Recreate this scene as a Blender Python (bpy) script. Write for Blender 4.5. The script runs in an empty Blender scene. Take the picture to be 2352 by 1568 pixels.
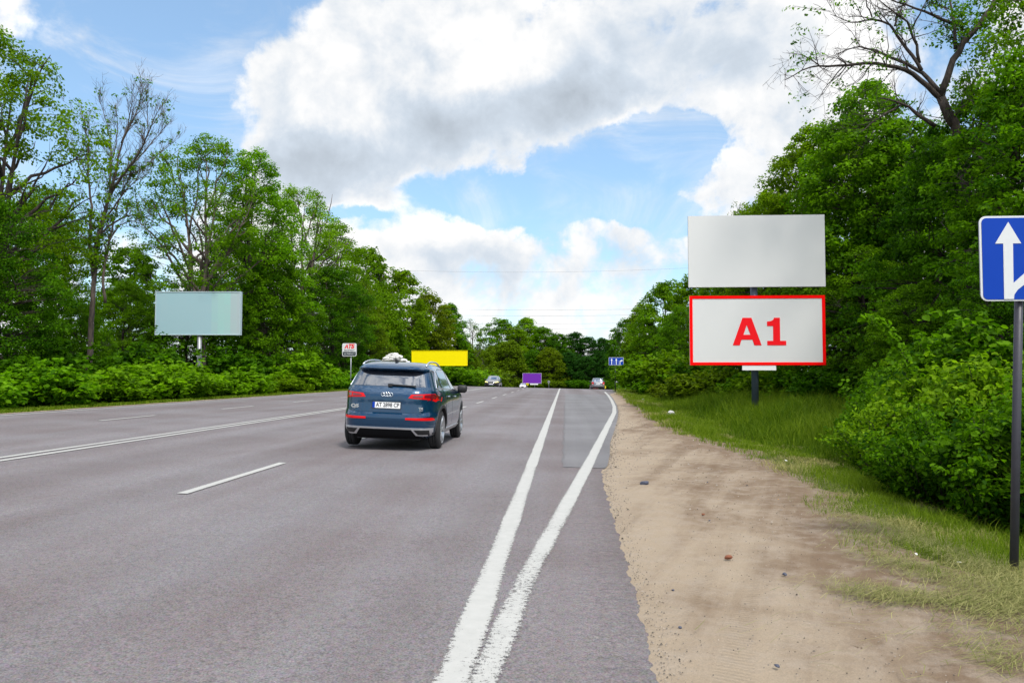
import bpy, bmesh, math, random
import numpy as np
from mathutils import Vector, Matrix, Quaternion
from mathutils.bvhtree import BVHTree

PI = math.pi
R = math.radians
scene = bpy.context.scene
COL = scene.collection

# ------------------------------------------------------------------ camera, sun, sky
CAM_H = 1.37
FPX = 1825.0                      # focal length in px of a 2352 px wide picture
cam_d = bpy.data.cameras.new('camera')
cam = bpy.data.objects.new('camera', cam_d)
COL.objects.link(cam)
cam_d.sensor_width = 36
cam_d.lens = FPX / 2352 * 36
cam_d.clip_start = 0.05
cam_d.clip_end = 5000
cam.location = (0, 0, CAM_H)
cam.rotation_euler = (R(90 + 2.51), 0, R(3.76))
scene.camera = cam
CAMM = cam.rotation_euler.to_matrix()

SUN_AZ, SUN_EL = 150.0, 55.0      # azimuth clockwise from the road direction
SUN_DIR = Vector((math.sin(R(SUN_AZ)) * math.cos(R(SUN_EL)), math.cos(R(SUN_AZ)) * math.cos(R(SUN_EL)), math.sin(R(SUN_EL))))
sun_d = bpy.data.lights.new('sun', 'SUN')
sun_d.energy = 3.2
sun_d.angle = R(9)
sun_d.color = (1.0, 0.95, 0.86)
sun = bpy.data.objects.new('sun', sun_d)
COL.objects.link(sun)
sun.rotation_euler = SUN_DIR.to_track_quat('Z', 'Y').to_euler()
sun.location = (20, -20, 40)

scene.view_settings.view_transform = 'Standard'
scene.view_settings.look = 'None'
scene.view_settings.exposure = 0.12
scene.view_settings.gamma = 1.0

SKY_STRENGTH = 0.1


class NT:
    """small helper for node trees"""
    def __init__(self, tree):
        self.t = tree
        tree.nodes.clear()

    def n(self, kind, ins=None, **props):
        nd = self.t.nodes.new(kind)
        for k, v in props.items():
            setattr(nd, k, v)
        for k, v in (ins or {}).items():
            self.put(nd.inputs[k], v)
        return nd

    def put(self, sock, v):
        if isinstance(v, bpy.types.NodeSocket):
            self.t.links.new(v, sock)
        else:
            if sock.type == 'RGBA' and len(v) == 3:
                v = (*v, 1)
            sock.default_value = v

    def m(self, op, a, b=0.0, c=None, clamp=False):
        nd = self.t.nodes.new('ShaderNodeMath')
        nd.operation = op
        nd.use_clamp = clamp
        self.put(nd.inputs[0], a)
        self.put(nd.inputs[1], b)
        if c is not None:
            self.put(nd.inputs[2], c)
        return nd.outputs[0]

    def v(self, op, a, b=(0, 0, 0)):
        nd = self.t.nodes.new('ShaderNodeVectorMath')
        nd.operation = op
        self.put(nd.inputs[0], a)
        if op == 'SCALE':
            self.put(nd.inputs['Scale'], b)
        else:
            self.put(nd.inputs[1], b)
        return nd.outputs['Value'] if op in ('DOT_PRODUCT', 'LENGTH') else nd.outputs[0]

    def noise(self, vec, scale, detail=2.0, rough=0.5, dist=0.0, color=False):
        nd = self.n('ShaderNodeTexNoise', {'Vector': vec, 'Scale': scale, 'Detail': detail, 'Roughness': rough, 'Distortion': dist})
        return nd.outputs['Color'] if color else nd.outputs['Fac']

    def step(self, x, a, b, lo=0.0, hi=1.0):
        nd = self.n('ShaderNodeMapRange', {'Value': x, 'From Min': a, 'From Max': b, 'To Min': lo, 'To Max': hi}, interpolation_type='SMOOTHSTEP')
        return nd.outputs[0]

    def mix(self, f, a, b, mode='MIX'):
        nd = self.t.nodes.new('ShaderNodeMix')
        nd.data_type = 'RGBA'
        nd.blend_type = mode
        self.put(nd.inputs[0], f)
        self.put(nd.inputs[6], a)
        self.put(nd.inputs[7], b)
        return nd.outputs[2]


def px_az_el(x, y):
    d = CAMM @ Vector(((x - 1176) / FPX, (784 - y) / FPX, -1))
    d.normalize()
    return math.atan2(d.x, d.y), math.asin(d.z)


def build_world():
    w = bpy.data.worlds.new('World')
    scene.world = w
    w.use_nodes = True
    N = NT(w.node_tree)
    d = N.n('ShaderNodeTexCoord').outputs['Generated']
    sky = N.n('ShaderNodeTexSky', sky_type='NISHITA', sun_disc=False, sun_elevation=R(SUN_EL), sun_rotation=R(SUN_AZ),
              air_density=1.0, dust_density=0.6, ozone_density=1.6, altitude=200)
    sep = N.n('ShaderNodeSeparateXYZ', {0: d})
    az = N.m('ARCTAN2', sep.outputs[0], sep.outputs[1])
    el = N.m('ARCSINE', sep.outputs[2])
    wc = N.noise(d, 5.5, 7, 0.6, 0.0, True)
    ws = N.n('ShaderNodeSeparateXYZ', {0: wc})
    azw = N.m('ADD', az, N.m('MULTIPLY', N.m('SUBTRACT', ws.outputs[0], 0.5), 0.17))
    elw = N.m('ADD', el, N.m('MULTIPLY', N.m('SUBTRACT', ws.outputs[1], 0.5), 0.15))
    p = N.n('ShaderNodeCombineXYZ', {0: azw, 1: elw}).outputs[0]

    def blob(x, y, rx, ry, rot, amp, src=p):
        a, e = px_az_el(x, y)
        q = N.v('SUBTRACT', src, (a, e, 0))
        if rot:
            q = N.n('ShaderNodeVectorRotate', {'Vector': q, 'Angle': R(-rot)}, rotation_type='Z_AXIS').outputs[0]
        q = N.v('DIVIDE', q, (rx / FPX, ry / FPX, 1))
        ln = N.v('LENGTH', q)
        return N.m('MULTIPLY', N.step(ln, 0.35, 1.35, 1, 0), amp)

    def total(lst):
        s = lst[0]
        for x in lst[1:]:
            s = N.m('ADD', s, x)
        return s
    fb = N.noise(d, 6.0, 10, 0.58, 0.25)
    fb2 = N.noise(d, 2.0, 4, 0.5, 0.0)
    vor = N.n('ShaderNodeTexVoronoi', {'Vector': N.v('ADD', d, N.v('SCALE', wc, 0.08)), 'Scale': 13.0, 'Smoothness': 0.6}, feature='SMOOTH_F1').outputs['Distance']
    holes = total([blob(270, 170, 270, 260, 0, 1.5), blob(640, 40, 90, 110, 0, .9), blob(1170, 455, 250, 75, 8, 1.35), blob(1430, 390, 200, 85, 25, 1.4),
                   blob(1585, 305, 62, 58, 0, 1.0), blob(1420, 480, 260, 50, 0, 1.0), blob(780, 490, 110, 22, -12, .7),
                   blob(860, 540, 70, 40, 0, .6), blob(1840, 600, 60, 60, 0, .3), blob(200, 330, 260, 110, 0, .9)])
    plus = total([blob(40, 30, 130, 80, 0, .9), blob(800, 230, 330, 230, 0, .55), blob(1300, 170, 520, 190, 5, .6), blob(1100, 620, 500, 100, 0, .45),
                  blob(1800, 330, 190, 330, 0, .6), blob(1078, 465, 48, 34, 20, .75), blob(620, 60, 60, 60, 0, .25), blob(430, 265, 50, 22, 0, .6),
                  blob(560, 170, 90, 90, 0, .35)])
    F = N.m('ADD', 0.13, N.m('MULTIPLY', N.m('SUBTRACT', fb, 0.5), 3.3))
    F = N.m('ADD', F, N.m('MULTIPLY', N.m('SUBTRACT', fb2, 0.45), 0.7))
    F = N.m('ADD', F, N.m('MULTIPLY', N.m('SUBTRACT', 0.45, vor), 0.5))
    F = N.m('SUBTRACT', N.m('ADD', F, plus), holes)
    F = N.m('ADD', F, N.m('MULTIPLY', N.m('SUBTRACT', N.noise(d, 15.0, 9, 0.62, 0.3), 0.5), 1.5))
    alpha = N.step(F, -0.22, 0.42)
    wisp = N.noise(N.v('MULTIPLY', d, (1, 1, 1.7)), 4.5, 9, 0.62, 0.8)
    alpha = N.m('MAXIMUM', alpha, N.m('MULTIPLY', N.step(wisp, 0.47, 0.72), 0.7))
    # light and grey parts of the clouds
    up = N.v('ADD', d, (0.02, -0.0, 0.05))
    fu = N.noise(up, 6.0, 10, 0.58, 0.25)
    relief = N.m('SUBTRACT', fb, fu)
    hi = N.noise(d, 15.0, 9, 0.6, 0.3)
    hi2 = N.noise(N.v('ADD', d, (0.008, 0.0, 0.02)), 15.0, 9, 0.6, 0.3)
    relief = N.m('ADD', relief, N.m('MULTIPLY', N.m('SUBTRACT', hi, hi2), 0.55))
    relief = N.m('ADD', relief, N.m('MULTIPLY', N.m('SUBTRACT', 0.38, vor), 0.22))
    grey = total([blob(1190, 270, 330, 85, 6, 1.0), blob(800, 410, 330, 80, -5, .9), blob(1530, 130, 280, 110, 10, .75), blob(1090, 600, 140, 50, 0, .35),
                  blob(1700, 400, 140, 80, 0, .4), blob(640, 320, 200, 100, 0, .4), blob(1380, 580, 120, 50, 0, .35), blob(900, 80, 200, 80, 0, .2), blob(1200, 720, 460, 60, 0, .45), blob(1100, 610, 200, 40, 0, .4), blob(1420, 640, 150, 40, 0, .35)])
    other = N.m('MULTIPLY', N.step(fb2, 0.45, 0.7), N.step(el, 0.42, 0.7))
    grey = N.m('ADD', N.m('MULTIPLY', grey, N.step(F, 0.1, 0.9)), N.m('MULTIPLY', other, 0.5))
    B = N.m('SUBTRACT', 1.04, N.m('MULTIPLY', grey, 0.25))
    B = N.m('ADD', B, N.m('MULTIPLY', relief, 0.7))
    B = N.m('MAXIMUM', B, 0.5)
    glow = N.m('POWER', N.m('MAXIMUM', N.v('DOT_PRODUCT', d, tuple(SUN_DIR)), 0.0), 5.0)
    B = N.m('MULTIPLY', B, N.m('ADD', 0.88, N.m('MULTIPLY', glow, 1.5)))
    # the cloud deck overhead and behind the camera is nearer the veiled sun and brighter
    B = N.m('MULTIPLY', B, N.m('ADD', 1.0, N.m('MULTIPLY', N.step(el, 0.45, 0.8), 0.45)))
    shade = N.m('SUBTRACT', N.m('ADD', N.m('MULTIPLY', grey, 0.8), 0.12), N.m('MULTIPLY', relief, 2.0))
    tint = N.mix(N.step(shade, 0.0, 0.8), (1.0, 1.0, 1.0), (0.80, 0.90, 1.02))
    cl = N.v('SCALE', tint, N.m('DIVIDE', B, SKY_STRENGTH))
    blue = N.mix(1.0, sky.outputs[0], (1.12, 1.27, 1.25), 'MULTIPLY')
    blue = N.v('ADD', blue, N.v('SCALE', (0.90, 1.33, 1.95), 1.65))
    c = N.mix(alpha, blue, cl)
    bg = N.n('ShaderNodeBackground', {'Color': c, 'Strength': SKY_STRENGTH})
    out = N.n('ShaderNodeOutputWorld', {'Surface': bg.outputs[0]})
    w.cycles.sampling_method = 'MANUAL'
    w.cycles.sample_map_resolution = 512


build_world()

# ------------------------------------------------------------------ geometry helpers
TILT = 0.022
rng = np.random.default_rng(7)
random.seed(5)


def ray(x, y):
    return CAMM @ Vector(((x - 1176) / FPX, (784 - y) / FPX, -1))


def P(x, y, Y):
    """point seen at (x, y) of the 2352 px picture that lies Y metres down the road"""
    d = ray(x, y)
    s = Y / d.y
    return Vector((d.x * s, Y, CAM_H + d.z * s))


def G(x, y):
    """point of the tilted road plane"""
    d = ray(x, y)
    s = CAM_H / (-d.z - TILT * d.x)
    return (d.x * s, d.y * s)


def prof(Y):
    u = np.maximum(np.asarray(Y, float) - 80, 0)
    s, L = 0.0185, 24.0
    z = np.where(u < L, -s * u * u / (2 * L), -s * L / 2 - s * (u - L))
    return np.maximum(z, -6.0)


def road_z(X, Y):
    return -TILT * np.asarray(X, float) + prof(Y)


edge_px = [(1507.7, 1568), (1485, 1470.6), (1462, 1380), (1436, 1285.7), (1402, 1172.5), (1386.7, 1119.6), (1380, 1078), (1392, 1071), (1398, 1044),
           (1399, 1017.5), (1409.5, 987.5), (1417, 962), (1419, 945), (1415, 928), (1408, 915), (1400, 905)]
ep = [G(*p) for p in edge_px]
EY = np.array([p[1] for p in ep]); EX = np.array([p[0] for p in ep])
def XR(Y):
    Y = np.asarray(Y, float)
    x = np.interp(Y, np.r_[-20, EY, 75, 105, 200], np.r_[1.1, EX, 4.9, 6.4, 6.8])
    return x
dirt_px = [(2400, 1465), (2352, 1440), (2230, 1372), (2120, 1325), (2010, 1262), (1930, 1195), (1880, 1150), (1820, 1100), (1730, 1068), (1712, 1040), (1640, 1018), (1530, 988), (1480, 948), (1440, 915), (1418, 904)]
dp = [G(*p) for p in dirt_px]
DY = np.array([p[1] for p in dp]); DX = np.array([p[0] for p in dp])
def XD(Y):
    Y = np.asarray(Y, float)
    return np.maximum(np.interp(Y, np.r_[-20, DY, 80, 120], np.r_[3.4, DX, 5.0, 6.6]), XR(Y) + 0.05)

XL = -15.35


def sstep(a, b, x):
    u = np.clip((x - a) / (b - a), 0, 1)
    return u * u * (3 - 2 * u)


def ground_z(X, Y):
    X = np.asarray(X, float); Y = np.asarray(Y, float)
    xr = XR(Y); xd = XD(Y)
    shift = np.where(Y > 205, 0.006 * (Y - 205) ** 2, 0)
    zin = road_z(np.clip(X - shift, XL, xr), Y)
    right = -0.24 * sstep(0.2, 2.2, X - xd) + 0.9 * sstep(6, 16, X - xd) + 0.8 * sstep(55, 85, Y) * sstep(1.0, 5, X - xd) * (1 - sstep(120, 160, Y))
    right = np.where(X > xr, right - 0.012 * np.clip(X - xr, 0, 3), 0)
    left = np.where(X < XL, -0.18 * sstep(0.5, 3, XL - X) + 0.5 * sstep(5, 20, XL - X), 0)
    return zin + right + left


def gz(X, Y):
    return float(ground_z(X, Y)) - 0.03


def link(o, parent=None):
    COL.objects.link(o)
    if parent is not None:
        o.parent = parent
    return o


def tag(o, label=None, cat=None, group=None, kind=None):
    if label: o['label'] = label
    if cat: o['category'] = cat
    if group: o['group'] = group
    if kind: o['kind'] = kind
    return o


def thing(name, loc, label, cat, rz=0.0, group=None, scale=1.0):
    o = bpy.data.objects.new(name, None)
    o.empty_display_size = 0.3
    o.location = loc
    o.rotation_euler = (0, 0, rz)
    o.scale = (scale,) * 3 if not hasattr(scale, '__len__') else scale
    link(o)
    return tag(o, label, cat, group)


def obj(name, mesh, parent=None, mat=None, loc=None):
    o = bpy.data.objects.new(name, mesh)
    if mat is not None:
        mesh.materials.clear()
        for m_ in (mat if isinstance(mat, (list, tuple)) else [mat]):
            mesh.materials.append(m_)
    if loc is not None:
        o.location = loc
    return link(o, parent)


def np_mesh(name, V, faces_n, idx, attrs=None, smooth=False):
    """V (n,3), faces_n face sizes, idx flat loop indices"""
    me = bpy.data.meshes.new(name)
    V = np.ascontiguousarray(V, dtype=np.float32)
    me.vertices.add(len(V))
    me.vertices.foreach_set('co', V.ravel())
    me.loops.add(len(idx))
    me.loops.foreach_set('vertex_index', np.asarray(idx, dtype=np.int32))
    me.polygons.add(len(faces_n))
    st = np.concatenate([[0], np.cumsum(faces_n)[:-1]]).astype(np.int32)
    me.polygons.foreach_set('loop_start', st)
    if smooth:
        me.polygons.foreach_set('use_smooth', np.ones(len(faces_n), dtype=bool))
    for k, a in (attrs or {}).items():
        at = me.attributes.new(k, 'FLOAT', 'POINT')
        at.data.foreach_set('value', np.asarray(a, dtype=np.float32))
    me.update(calc_edges=True)
    return me


class MB:
    """collects simple shapes into one mesh"""
    def __init__(self):
        self.v = []; self.f = []; self.mi = []

    def add(self, vs, fs, mi=0):
        b = len(self.v)
        self.v += [tuple(x) for x in vs]
        self.f += [tuple(b + i for i in f) for f in fs]
        self.mi += [mi] * len(fs)
        return self

    def box(self, c, s, rot=None, mi=0):
        cx, cy, cz = c; sx, sy, sz = s[0] / 2, s[1] / 2, s[2] / 2
        vs = [Vector((x * sx, y * sy, z * sz)) for x in (-1, 1) for y in (-1, 1) for z in (-1, 1)]
        if rot is not None:
            vs = [rot @ v for v in vs]
        vs = [(v.x + cx, v.y + cy, v.z + cz) for v in vs]
        return self.add(vs, [(0, 1, 3, 2), (4, 6, 7, 5), (0, 4, 5, 1), (2, 3, 7, 6), (0, 2, 6, 4), (1, 5, 7, 3)], mi)

    def tube(self, pts, rad, n=8, cap=True, mi=0):
        pts = [Vector(p) for p in pts]
        if not hasattr(rad, '__len__'):
            rad = [rad] * len(pts)
        vs = []; fs = []
        ref = None
        for i, p in enumerate(pts):
            t = (pts[min(i + 1, len(pts) - 1)] - pts[max(i - 1, 0)])
            if t.length < 1e-9: t = Vector((0, 0, 1))
            t.normalize()
            if ref is None:
                ref = t.orthogonal().normalized()
            ref = (ref - t * ref.dot(t))
            if ref.length < 1e-6: ref = t.orthogonal()
            ref.normalize()
            b = t.cross(ref)
            for k in range(n):
                a = 2 * PI * k / n
                q = p + (ref * math.cos(a) + b * math.sin(a)) * rad[i]
                vs.append(q)
        for i in range(len(pts) - 1):
            for k in range(n):
                k2 = (k + 1) % n
                fs.append((i * n + k, i * n + k2, (i + 1) * n + k2, (i + 1) * n + k))
        if cap:
            fs.append(tuple(range(n - 1, -1, -1)))
            fs.append(tuple((len(pts) - 1) * n + k for k in range(n)))
        return self.add(vs, fs, mi)

    def prism(self, poly, y0, y1, mi=0):
        """polygon in x,z extruded along y (front face at y0)"""
        n = len(poly)
        vs = [(p[0], y0, p[1]) for p in poly] + [(p[0], y1, p[1]) for p in poly]
        fs = [tuple(range(n)), tuple(range(2 * n - 1, n - 1, -1))]
        fs += [(i, i + n, (i + 1) % n + n, (i + 1) % n) for i in range(n)]
        return self.add(vs, fs, mi)

    def mesh(self, name, smooth=False, fix=True):
        me = bpy.data.meshes.new(name)
        me.from_pydata(self.v, [], self.f)
        me.polygons.foreach_set('material_index', self.mi)
        if fix:
            bm = bmesh.new(); bm.from_mesh(me)
            bmesh.ops.recalc_face_normals(bm, faces=bm.faces[:])
            bm.to_mesh(me); bm.free()
        if smooth:
            me.polygons.foreach_set('use_smooth', [True] * len(me.polygons))
        me.update()
        return me

    def build(self, name, mat, parent=None, smooth=False, loc=None, fix=True):
        return obj(name, self.mesh(name, smooth, fix), parent, mat, loc)


def rrect(x0, z0, x1, z1, r, n=5):
    pts = []
    for cx, cz, a0 in ((x1 - r, z1 - r, 0), (x0 + r, z1 - r, 90), (x0 + r, z0 + r, 180), (x1 - r, z0 + r, 270)):
        for k in range(n + 1):
            a = R(a0 + 90 * k / n)
            pts.append((cx + r * math.cos(a), cz + r * math.sin(a)))
    return pts


def text_mesh(name, s, size, depth=0.003, shear=0.0, bold=0.0, width=None):
    c = bpy.data.curves.new(name, 'FONT')
    c.body = s; c.size = size; c.align_x = 'CENTER'; c.align_y = 'CENTER'
    c.extrude = depth; c.shear = shear; c.offset = bold; c.resolution_u = 3
    o = bpy.data.objects.new(name, c)
    link(o)
    dg = bpy.context.evaluated_depsgraph_get()
    me = bpy.data.meshes.new_from_object(o.evaluated_get(dg))
    bpy.data.objects.remove(o)
    bpy.data.curves.remove(c)
    if width:
        xs = [v.co.x for v in me.vertices]
        k = width / (max(xs) - min(xs))
        for v in me.vertices: v.co.x *= k
    # stand it upright, facing -y
    me.transform(Matrix.Rotation(R(90), 4, 'X'))
    me.name = name
    return me


# ------------------------------------------------------------------ materials
def mat(name, color, rough=0.6, metal=0.0, coat=0.0, spec=0.5, var=0.0, vscale=20.0, bump=0.0, emit=0.0):
    m = bpy.data.materials.new(name)
    m.use_nodes = True
    N = NT(m.node_tree)
    c = color
    bs = N.n('ShaderNodeBsdfPrincipled', {'Base Color': color, 'Roughness': rough, 'Metallic': metal, 'Coat Weight': coat, 'Specular IOR Level': spec, 'Coat Roughness': 0.03})
    if var or bump:
        co = N.n('ShaderNodeTexCoord').outputs['Object']
        f = N.noise(co, vscale, 5, 0.6)
        if var:
            c = N.mix(f, tuple(x * (1 - var) for x in color), tuple(min(1, x * (1 + var)) for x in color))
            N.put(bs.inputs['Base Color'], c)
            N.put(bs.inputs['Roughness'], N.step(f, 0.3, 0.7, max(0, rough - 0.08), min(1, rough + 0.08)))
        if bump:
            N.put(bs.inputs['Normal'], N.n('ShaderNodeBump', {'Strength': bump, 'Height': f, 'Distance': 0.02}).outputs[0])
    if emit:
        N.put(bs.inputs['Emission Color'], color)
        bs.inputs['Emission Strength'].default_value = emit
    N.n('ShaderNodeOutputMaterial', {'Surface': bs.outputs[0]})
    return m


def asphalt(name, base, warm, speck=1.0, smooth=False):
    m = bpy.data.materials.new(name); m.use_nodes = True
    N = NT(m.node_tree)
    co = N.n('ShaderNodeTexCoord').outputs['Object']
    fine = N.noise(co, 95.0, 4, 0.75)
    mid = N.noise(co, 22.0, 5, 0.7)
    lane = N.noise(N.v('MULTIPLY', co, (0.9, 0.02, 0)), 1.0, 3, 0.55)
    big = N.noise(co, 0.35, 5, 0.55)
    tone = N.m('ADD', N.m('MULTIPLY', N.m('SUBTRACT', lane, 0.5), 0.5), N.m('MULTIPLY', N.m('SUBTRACT', big, 0.5), 0.5))
    c = N.mix(N.step(tone, -0.16, 0.16), tuple(x * 0.80 for x in warm), tuple(x * 1.14 for x in base))
    sp = N.m('ADD', N.m('MULTIPLY', N.step(fine, 0.3, 0.72, -1, 1), 0.5 * speck), N.m('MULTIPLY', N.m('SUBTRACT', mid, 0.5), 1.25 * speck))
    c = N.v('SCALE', c, N.m('MAXIMUM', N.m('ADD', 1.0, sp), 0.12))
    # pinkish and bluish chips
    chips = N.n('ShaderNodeTexVoronoi', {'Vector': co, 'Scale': 70.0}).outputs['Color']
    c = N.mix(0.10 * speck, c, chips, 'OVERLAY')
    cr = N.n('ShaderNodeTexVoronoi', {'Vector': N.v('ADD', co, N.v('SCALE', N.noise(co, 3.0, 4, 0.6, 0, True), 0.5)), 'Scale': 26.0}, feature='DISTANCE_TO_EDGE').outputs['Distance']
    pits = N.m('MULTIPLY', N.step(cr, 0.0, 0.09, 1, 0), N.step(mid, 0.52, 0.68))
    c = N.mix(N.m('MULTIPLY', pits, 0.55 * speck), c, tuple(x * 0.22 for x in base))
    lx_ = N.n('ShaderNodeSeparateXYZ', {0: co}).outputs[0]
    wheel_ = N.m('SINE', N.m('ADD', N.m('MULTIPLY', lx_, 2 * PI / 1.87), N.m('MULTIPLY', big, 2.0)))
    c = N.v('SCALE', c, N.m('ADD', 1.0, N.m('MULTIPLY', wheel_, 0.045)))
    h = N.m('SUBTRACT', N.m('ADD', N.m('MULTIPLY', fine, 0.7), mid), N.m('MULTIPLY', pits, 0.8))
    b = N.n('ShaderNodeBump', {'Strength': 0.45 * speck, 'Height': h, 'Distance': 0.008})
    bs = N.n('ShaderNodeBsdfPrincipled', {'Base Color': c, 'Roughness': 0.82, 'Normal': b.outputs[0], 'Specular IOR Level': 0.35})
    N.n('ShaderNodeOutputMaterial', {'Surface': bs.outputs[0]})
    return m


def paint_line(name, wear):
    """road paint; attribute 'across' runs -1..1 over the width, 'wear' tells how worn a stretch is"""
    m = bpy.data.materials.new(name); m.use_nodes = True
    N = NT(m.node_tree)
    co = N.n('ShaderNodeTexCoord').outputs['Object']
    ac = N.m('ABSOLUTE', N.n('ShaderNodeAttribute', attribute_name='across').outputs['Fac'])
    we = N.n('ShaderNodeAttribute', attribute_name='wear').outputs['Fac']
    n1 = N.noise(N.v('MULTIPLY', co, (30, 34, 1)), 1.0, 7, 0.72)
    n2 = N.noise(N.v('MULTIPLY', co, (110, 120, 1)), 1.0, 4, 0.7)
    f = N.m('ADD', N.m('MULTIPLY', n1, 0.65), N.m('MULTIPLY', n2, 0.35))
    big = N.noise(co, 1.3, 3, 0.5)
    edge = N.m('MULTIPLY', N.m('POWER', ac, 3.0), 0.20)
    lim = N.m('ADD', N.m('ADD', N.m('MULTIPLY', we, 0.26), edge), N.m('MULTIPLY', N.m('SUBTRACT', big, 0.5), N.m('MULTIPLY', we, 0.25)))
    lim = N.m('ADD', lim, 0.235)
    a = N.step(N.m('SUBTRACT', f, lim), -0.05, 0.05)
    c = N.mix(N.noise(co, 9.0, 5, 0.6), (0.33, 0.325, 0.305), (0.455, 0.445, 0.42))
    bs = N.n('ShaderNodeBsdfPrincipled', {'Base Color': c, 'Roughness': 0.65, 'Normal': N.n('ShaderNodeBump', {'Strength': 0.3, 'Height': n2, 'Distance': 0.004}).outputs[0]})
    mx = N.n('ShaderNodeMixShader', {0: a, 1: N.n('ShaderNodeBsdfTransparent').outputs[0], 2: bs.outputs[0]})
    N.n('ShaderNodeOutputMaterial', {'Surface': mx.outputs[0]})
    return m


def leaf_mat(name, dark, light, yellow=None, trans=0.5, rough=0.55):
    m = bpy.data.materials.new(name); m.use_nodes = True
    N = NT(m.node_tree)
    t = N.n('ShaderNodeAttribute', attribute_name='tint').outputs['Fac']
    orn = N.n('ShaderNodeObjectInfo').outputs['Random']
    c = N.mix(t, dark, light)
    if yellow:
        c = N.mix(N.m('MULTIPLY', N.step(orn, 0.3, 1.0), 0.55), c, N.mix(t, tuple(x * 0.5 for x in yellow), yellow))
    bs = N.n('ShaderNodeBsdfPrincipled', {'Base Color': c, 'Roughness': rough, 'Specular IOR Level': 0.06})
    tc = N.mix(0.5, c, N.mix(1.0, c, (1.5, 1.7, 0.5), 'MULTIPLY'))
    tr = N.n('ShaderNodeBsdfTranslucent', {'Color': tc})
    mx = N.n('ShaderNodeMixShader', {0: trans, 1: bs.outputs[0], 2: tr.outputs[0]})
    N.n('ShaderNodeOutputMaterial', {'Surface': mx.outputs[0]})
    return m


def soil_mat():
    m = bpy.data.materials.new('meadow_soil'); m.use_nodes = True
    N = NT(m.node_tree)
    co = N.n('ShaderNodeTexCoord').outputs['Object']
    a = N.noise(co, 0.5, 6, 0.6); b = N.noise(co, 9.0, 6, 0.7); f = N.noise(co, 60.0, 4, 0.7)
    c = N.mix(N.step(a, 0.35, 0.65), (0.035, 0.06, 0.012), (0.075, 0.085, 0.025))
    c = N.mix(N.step(b, 0.4, 0.7), c, (0.10, 0.095, 0.04))
    c = N.v('SCALE', c, N.m('ADD', 0.55, N.m('MULTIPLY', f, 0.9)))
    bs = N.n('ShaderNodeBsdfPrincipled', {'Base Color': c, 'Roughness': 0.95, 'Specular IOR Level': 0.1, 'Normal': N.n('ShaderNodeBump', {'Strength': 0.8, 'Height': b, 'Distance': 0.06}).outputs[0]})
    N.n('ShaderNodeOutputMaterial', {'Surface': bs.outputs[0]})
    return m


def dirt_mat():
    m = bpy.data.materials.new('sandy_dirt'); m.use_nodes = True
    N = NT(m.node_tree)
    co = N.n('ShaderNodeTexCoord').outputs['Object']
    rot = N.n('ShaderNodeVectorRotate', {'Vector': co, 'Angle': R(17)}, rotation_type='Z_AXIS').outputs[0]
    track = N.noise(N.v('MULTIPLY', rot, (1.9, 0.19, 1)), 1.0, 6, 0.62, 0.4)
    big = N.noise(co, 0.55, 5, 0.6, 0.5)
    mid = N.noise(co, 5.0, 7, 0.68)
    fine = N.noise(co, 110.0, 4, 0.75)
    spots = N.n('ShaderNodeTexVoronoi', {'Vector': N.v('ADD', co, N.v('SCALE', N.noise(co, 8.0, 3, 0.6, 0, True), 0.35)), 'Scale': 5.0}).outputs['Distance']
    t = N.m('ADD', N.m('MULTIPLY', track, 0.6), N.m('MULTIPLY', big, 0.5))
    side = N.n('ShaderNodeAttribute', attribute_name='side').outputs['Fac']
    t = N.m('ADD', t, N.m('MULTIPLY', N.m('SUBTRACT', side, 0.42), 0.27))
    c = N.mix(N.step(t, 0.44, 0.68), (0.300, 0.238, 0.172), (0.160, 0.110, 0.072))
    c = N.mix(N.step(mid, 0.42, 0.66, 0, 0.45), c, (0.315, 0.262, 0.21))
    c = N.mix(N.step(N.noise(co, 2.3, 7, 0.7), 0.56, 0.7, 0, 0.5), c, (0.20, 0.155, 0.11))
    c = N.mix(N.m('MULTIPLY', N.step(spots, 0.03, 0.13, 1, 0), N.step(mid, 0.5, 0.6)), c, (0.10, 0.065, 0.04))
    # tyre tread prints
    wv = N.n('ShaderNodeTexWave', {'Vector': rot, 'Scale': 7.0, 'Distortion': 2.0, 'Detail': 2.0}, bands_direction='Y').outputs['Fac']
    band = N.m('MULTIPLY', N.step(N.noise(N.v('MULTIPLY', rot, (2.2, 0.12, 1)), 1.0, 2, 0.5), 0.58, 0.66), 0.2)
    c = N.v('SCALE', c, N.m('SUBTRACT', 1.0, N.m('MULTIPLY', band, N.m('MULTIPLY', wv, 0.6))))
    c = N.v('SCALE', c, N.m('ADD', 0.60, N.m('MULTIPLY', fine, 0.80)))
    grit = N.noise(co, 34.0, 5, 0.75)
    c = N.mix(N.step(grit, 0.62, 0.74, 0, 0.45), c, (0.11, 0.08, 0.058))
    h = N.m('ADD', N.m('ADD', mid, N.m('MULTIPLY', fine, 0.25)), N.m('ADD', N.m('MULTIPLY', track, 2.0), N.m('MULTIPLY', band, wv)))
    bs = N.n('ShaderNodeBsdfPrincipled', {'Base Color': c, 'Roughness': 0.95, 'Specular IOR Level': 0.15, 'Normal': N.n('ShaderNodeBump', {'Strength': 0.7, 'Height': N.m('ADD', h, N.m('MULTIPLY', grit, 0.5)), 'Distance': 0.025}).outputs[0]})
    N.n('ShaderNodeOutputMaterial', {'Surface': bs.outputs[0]})
    return m


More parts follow.
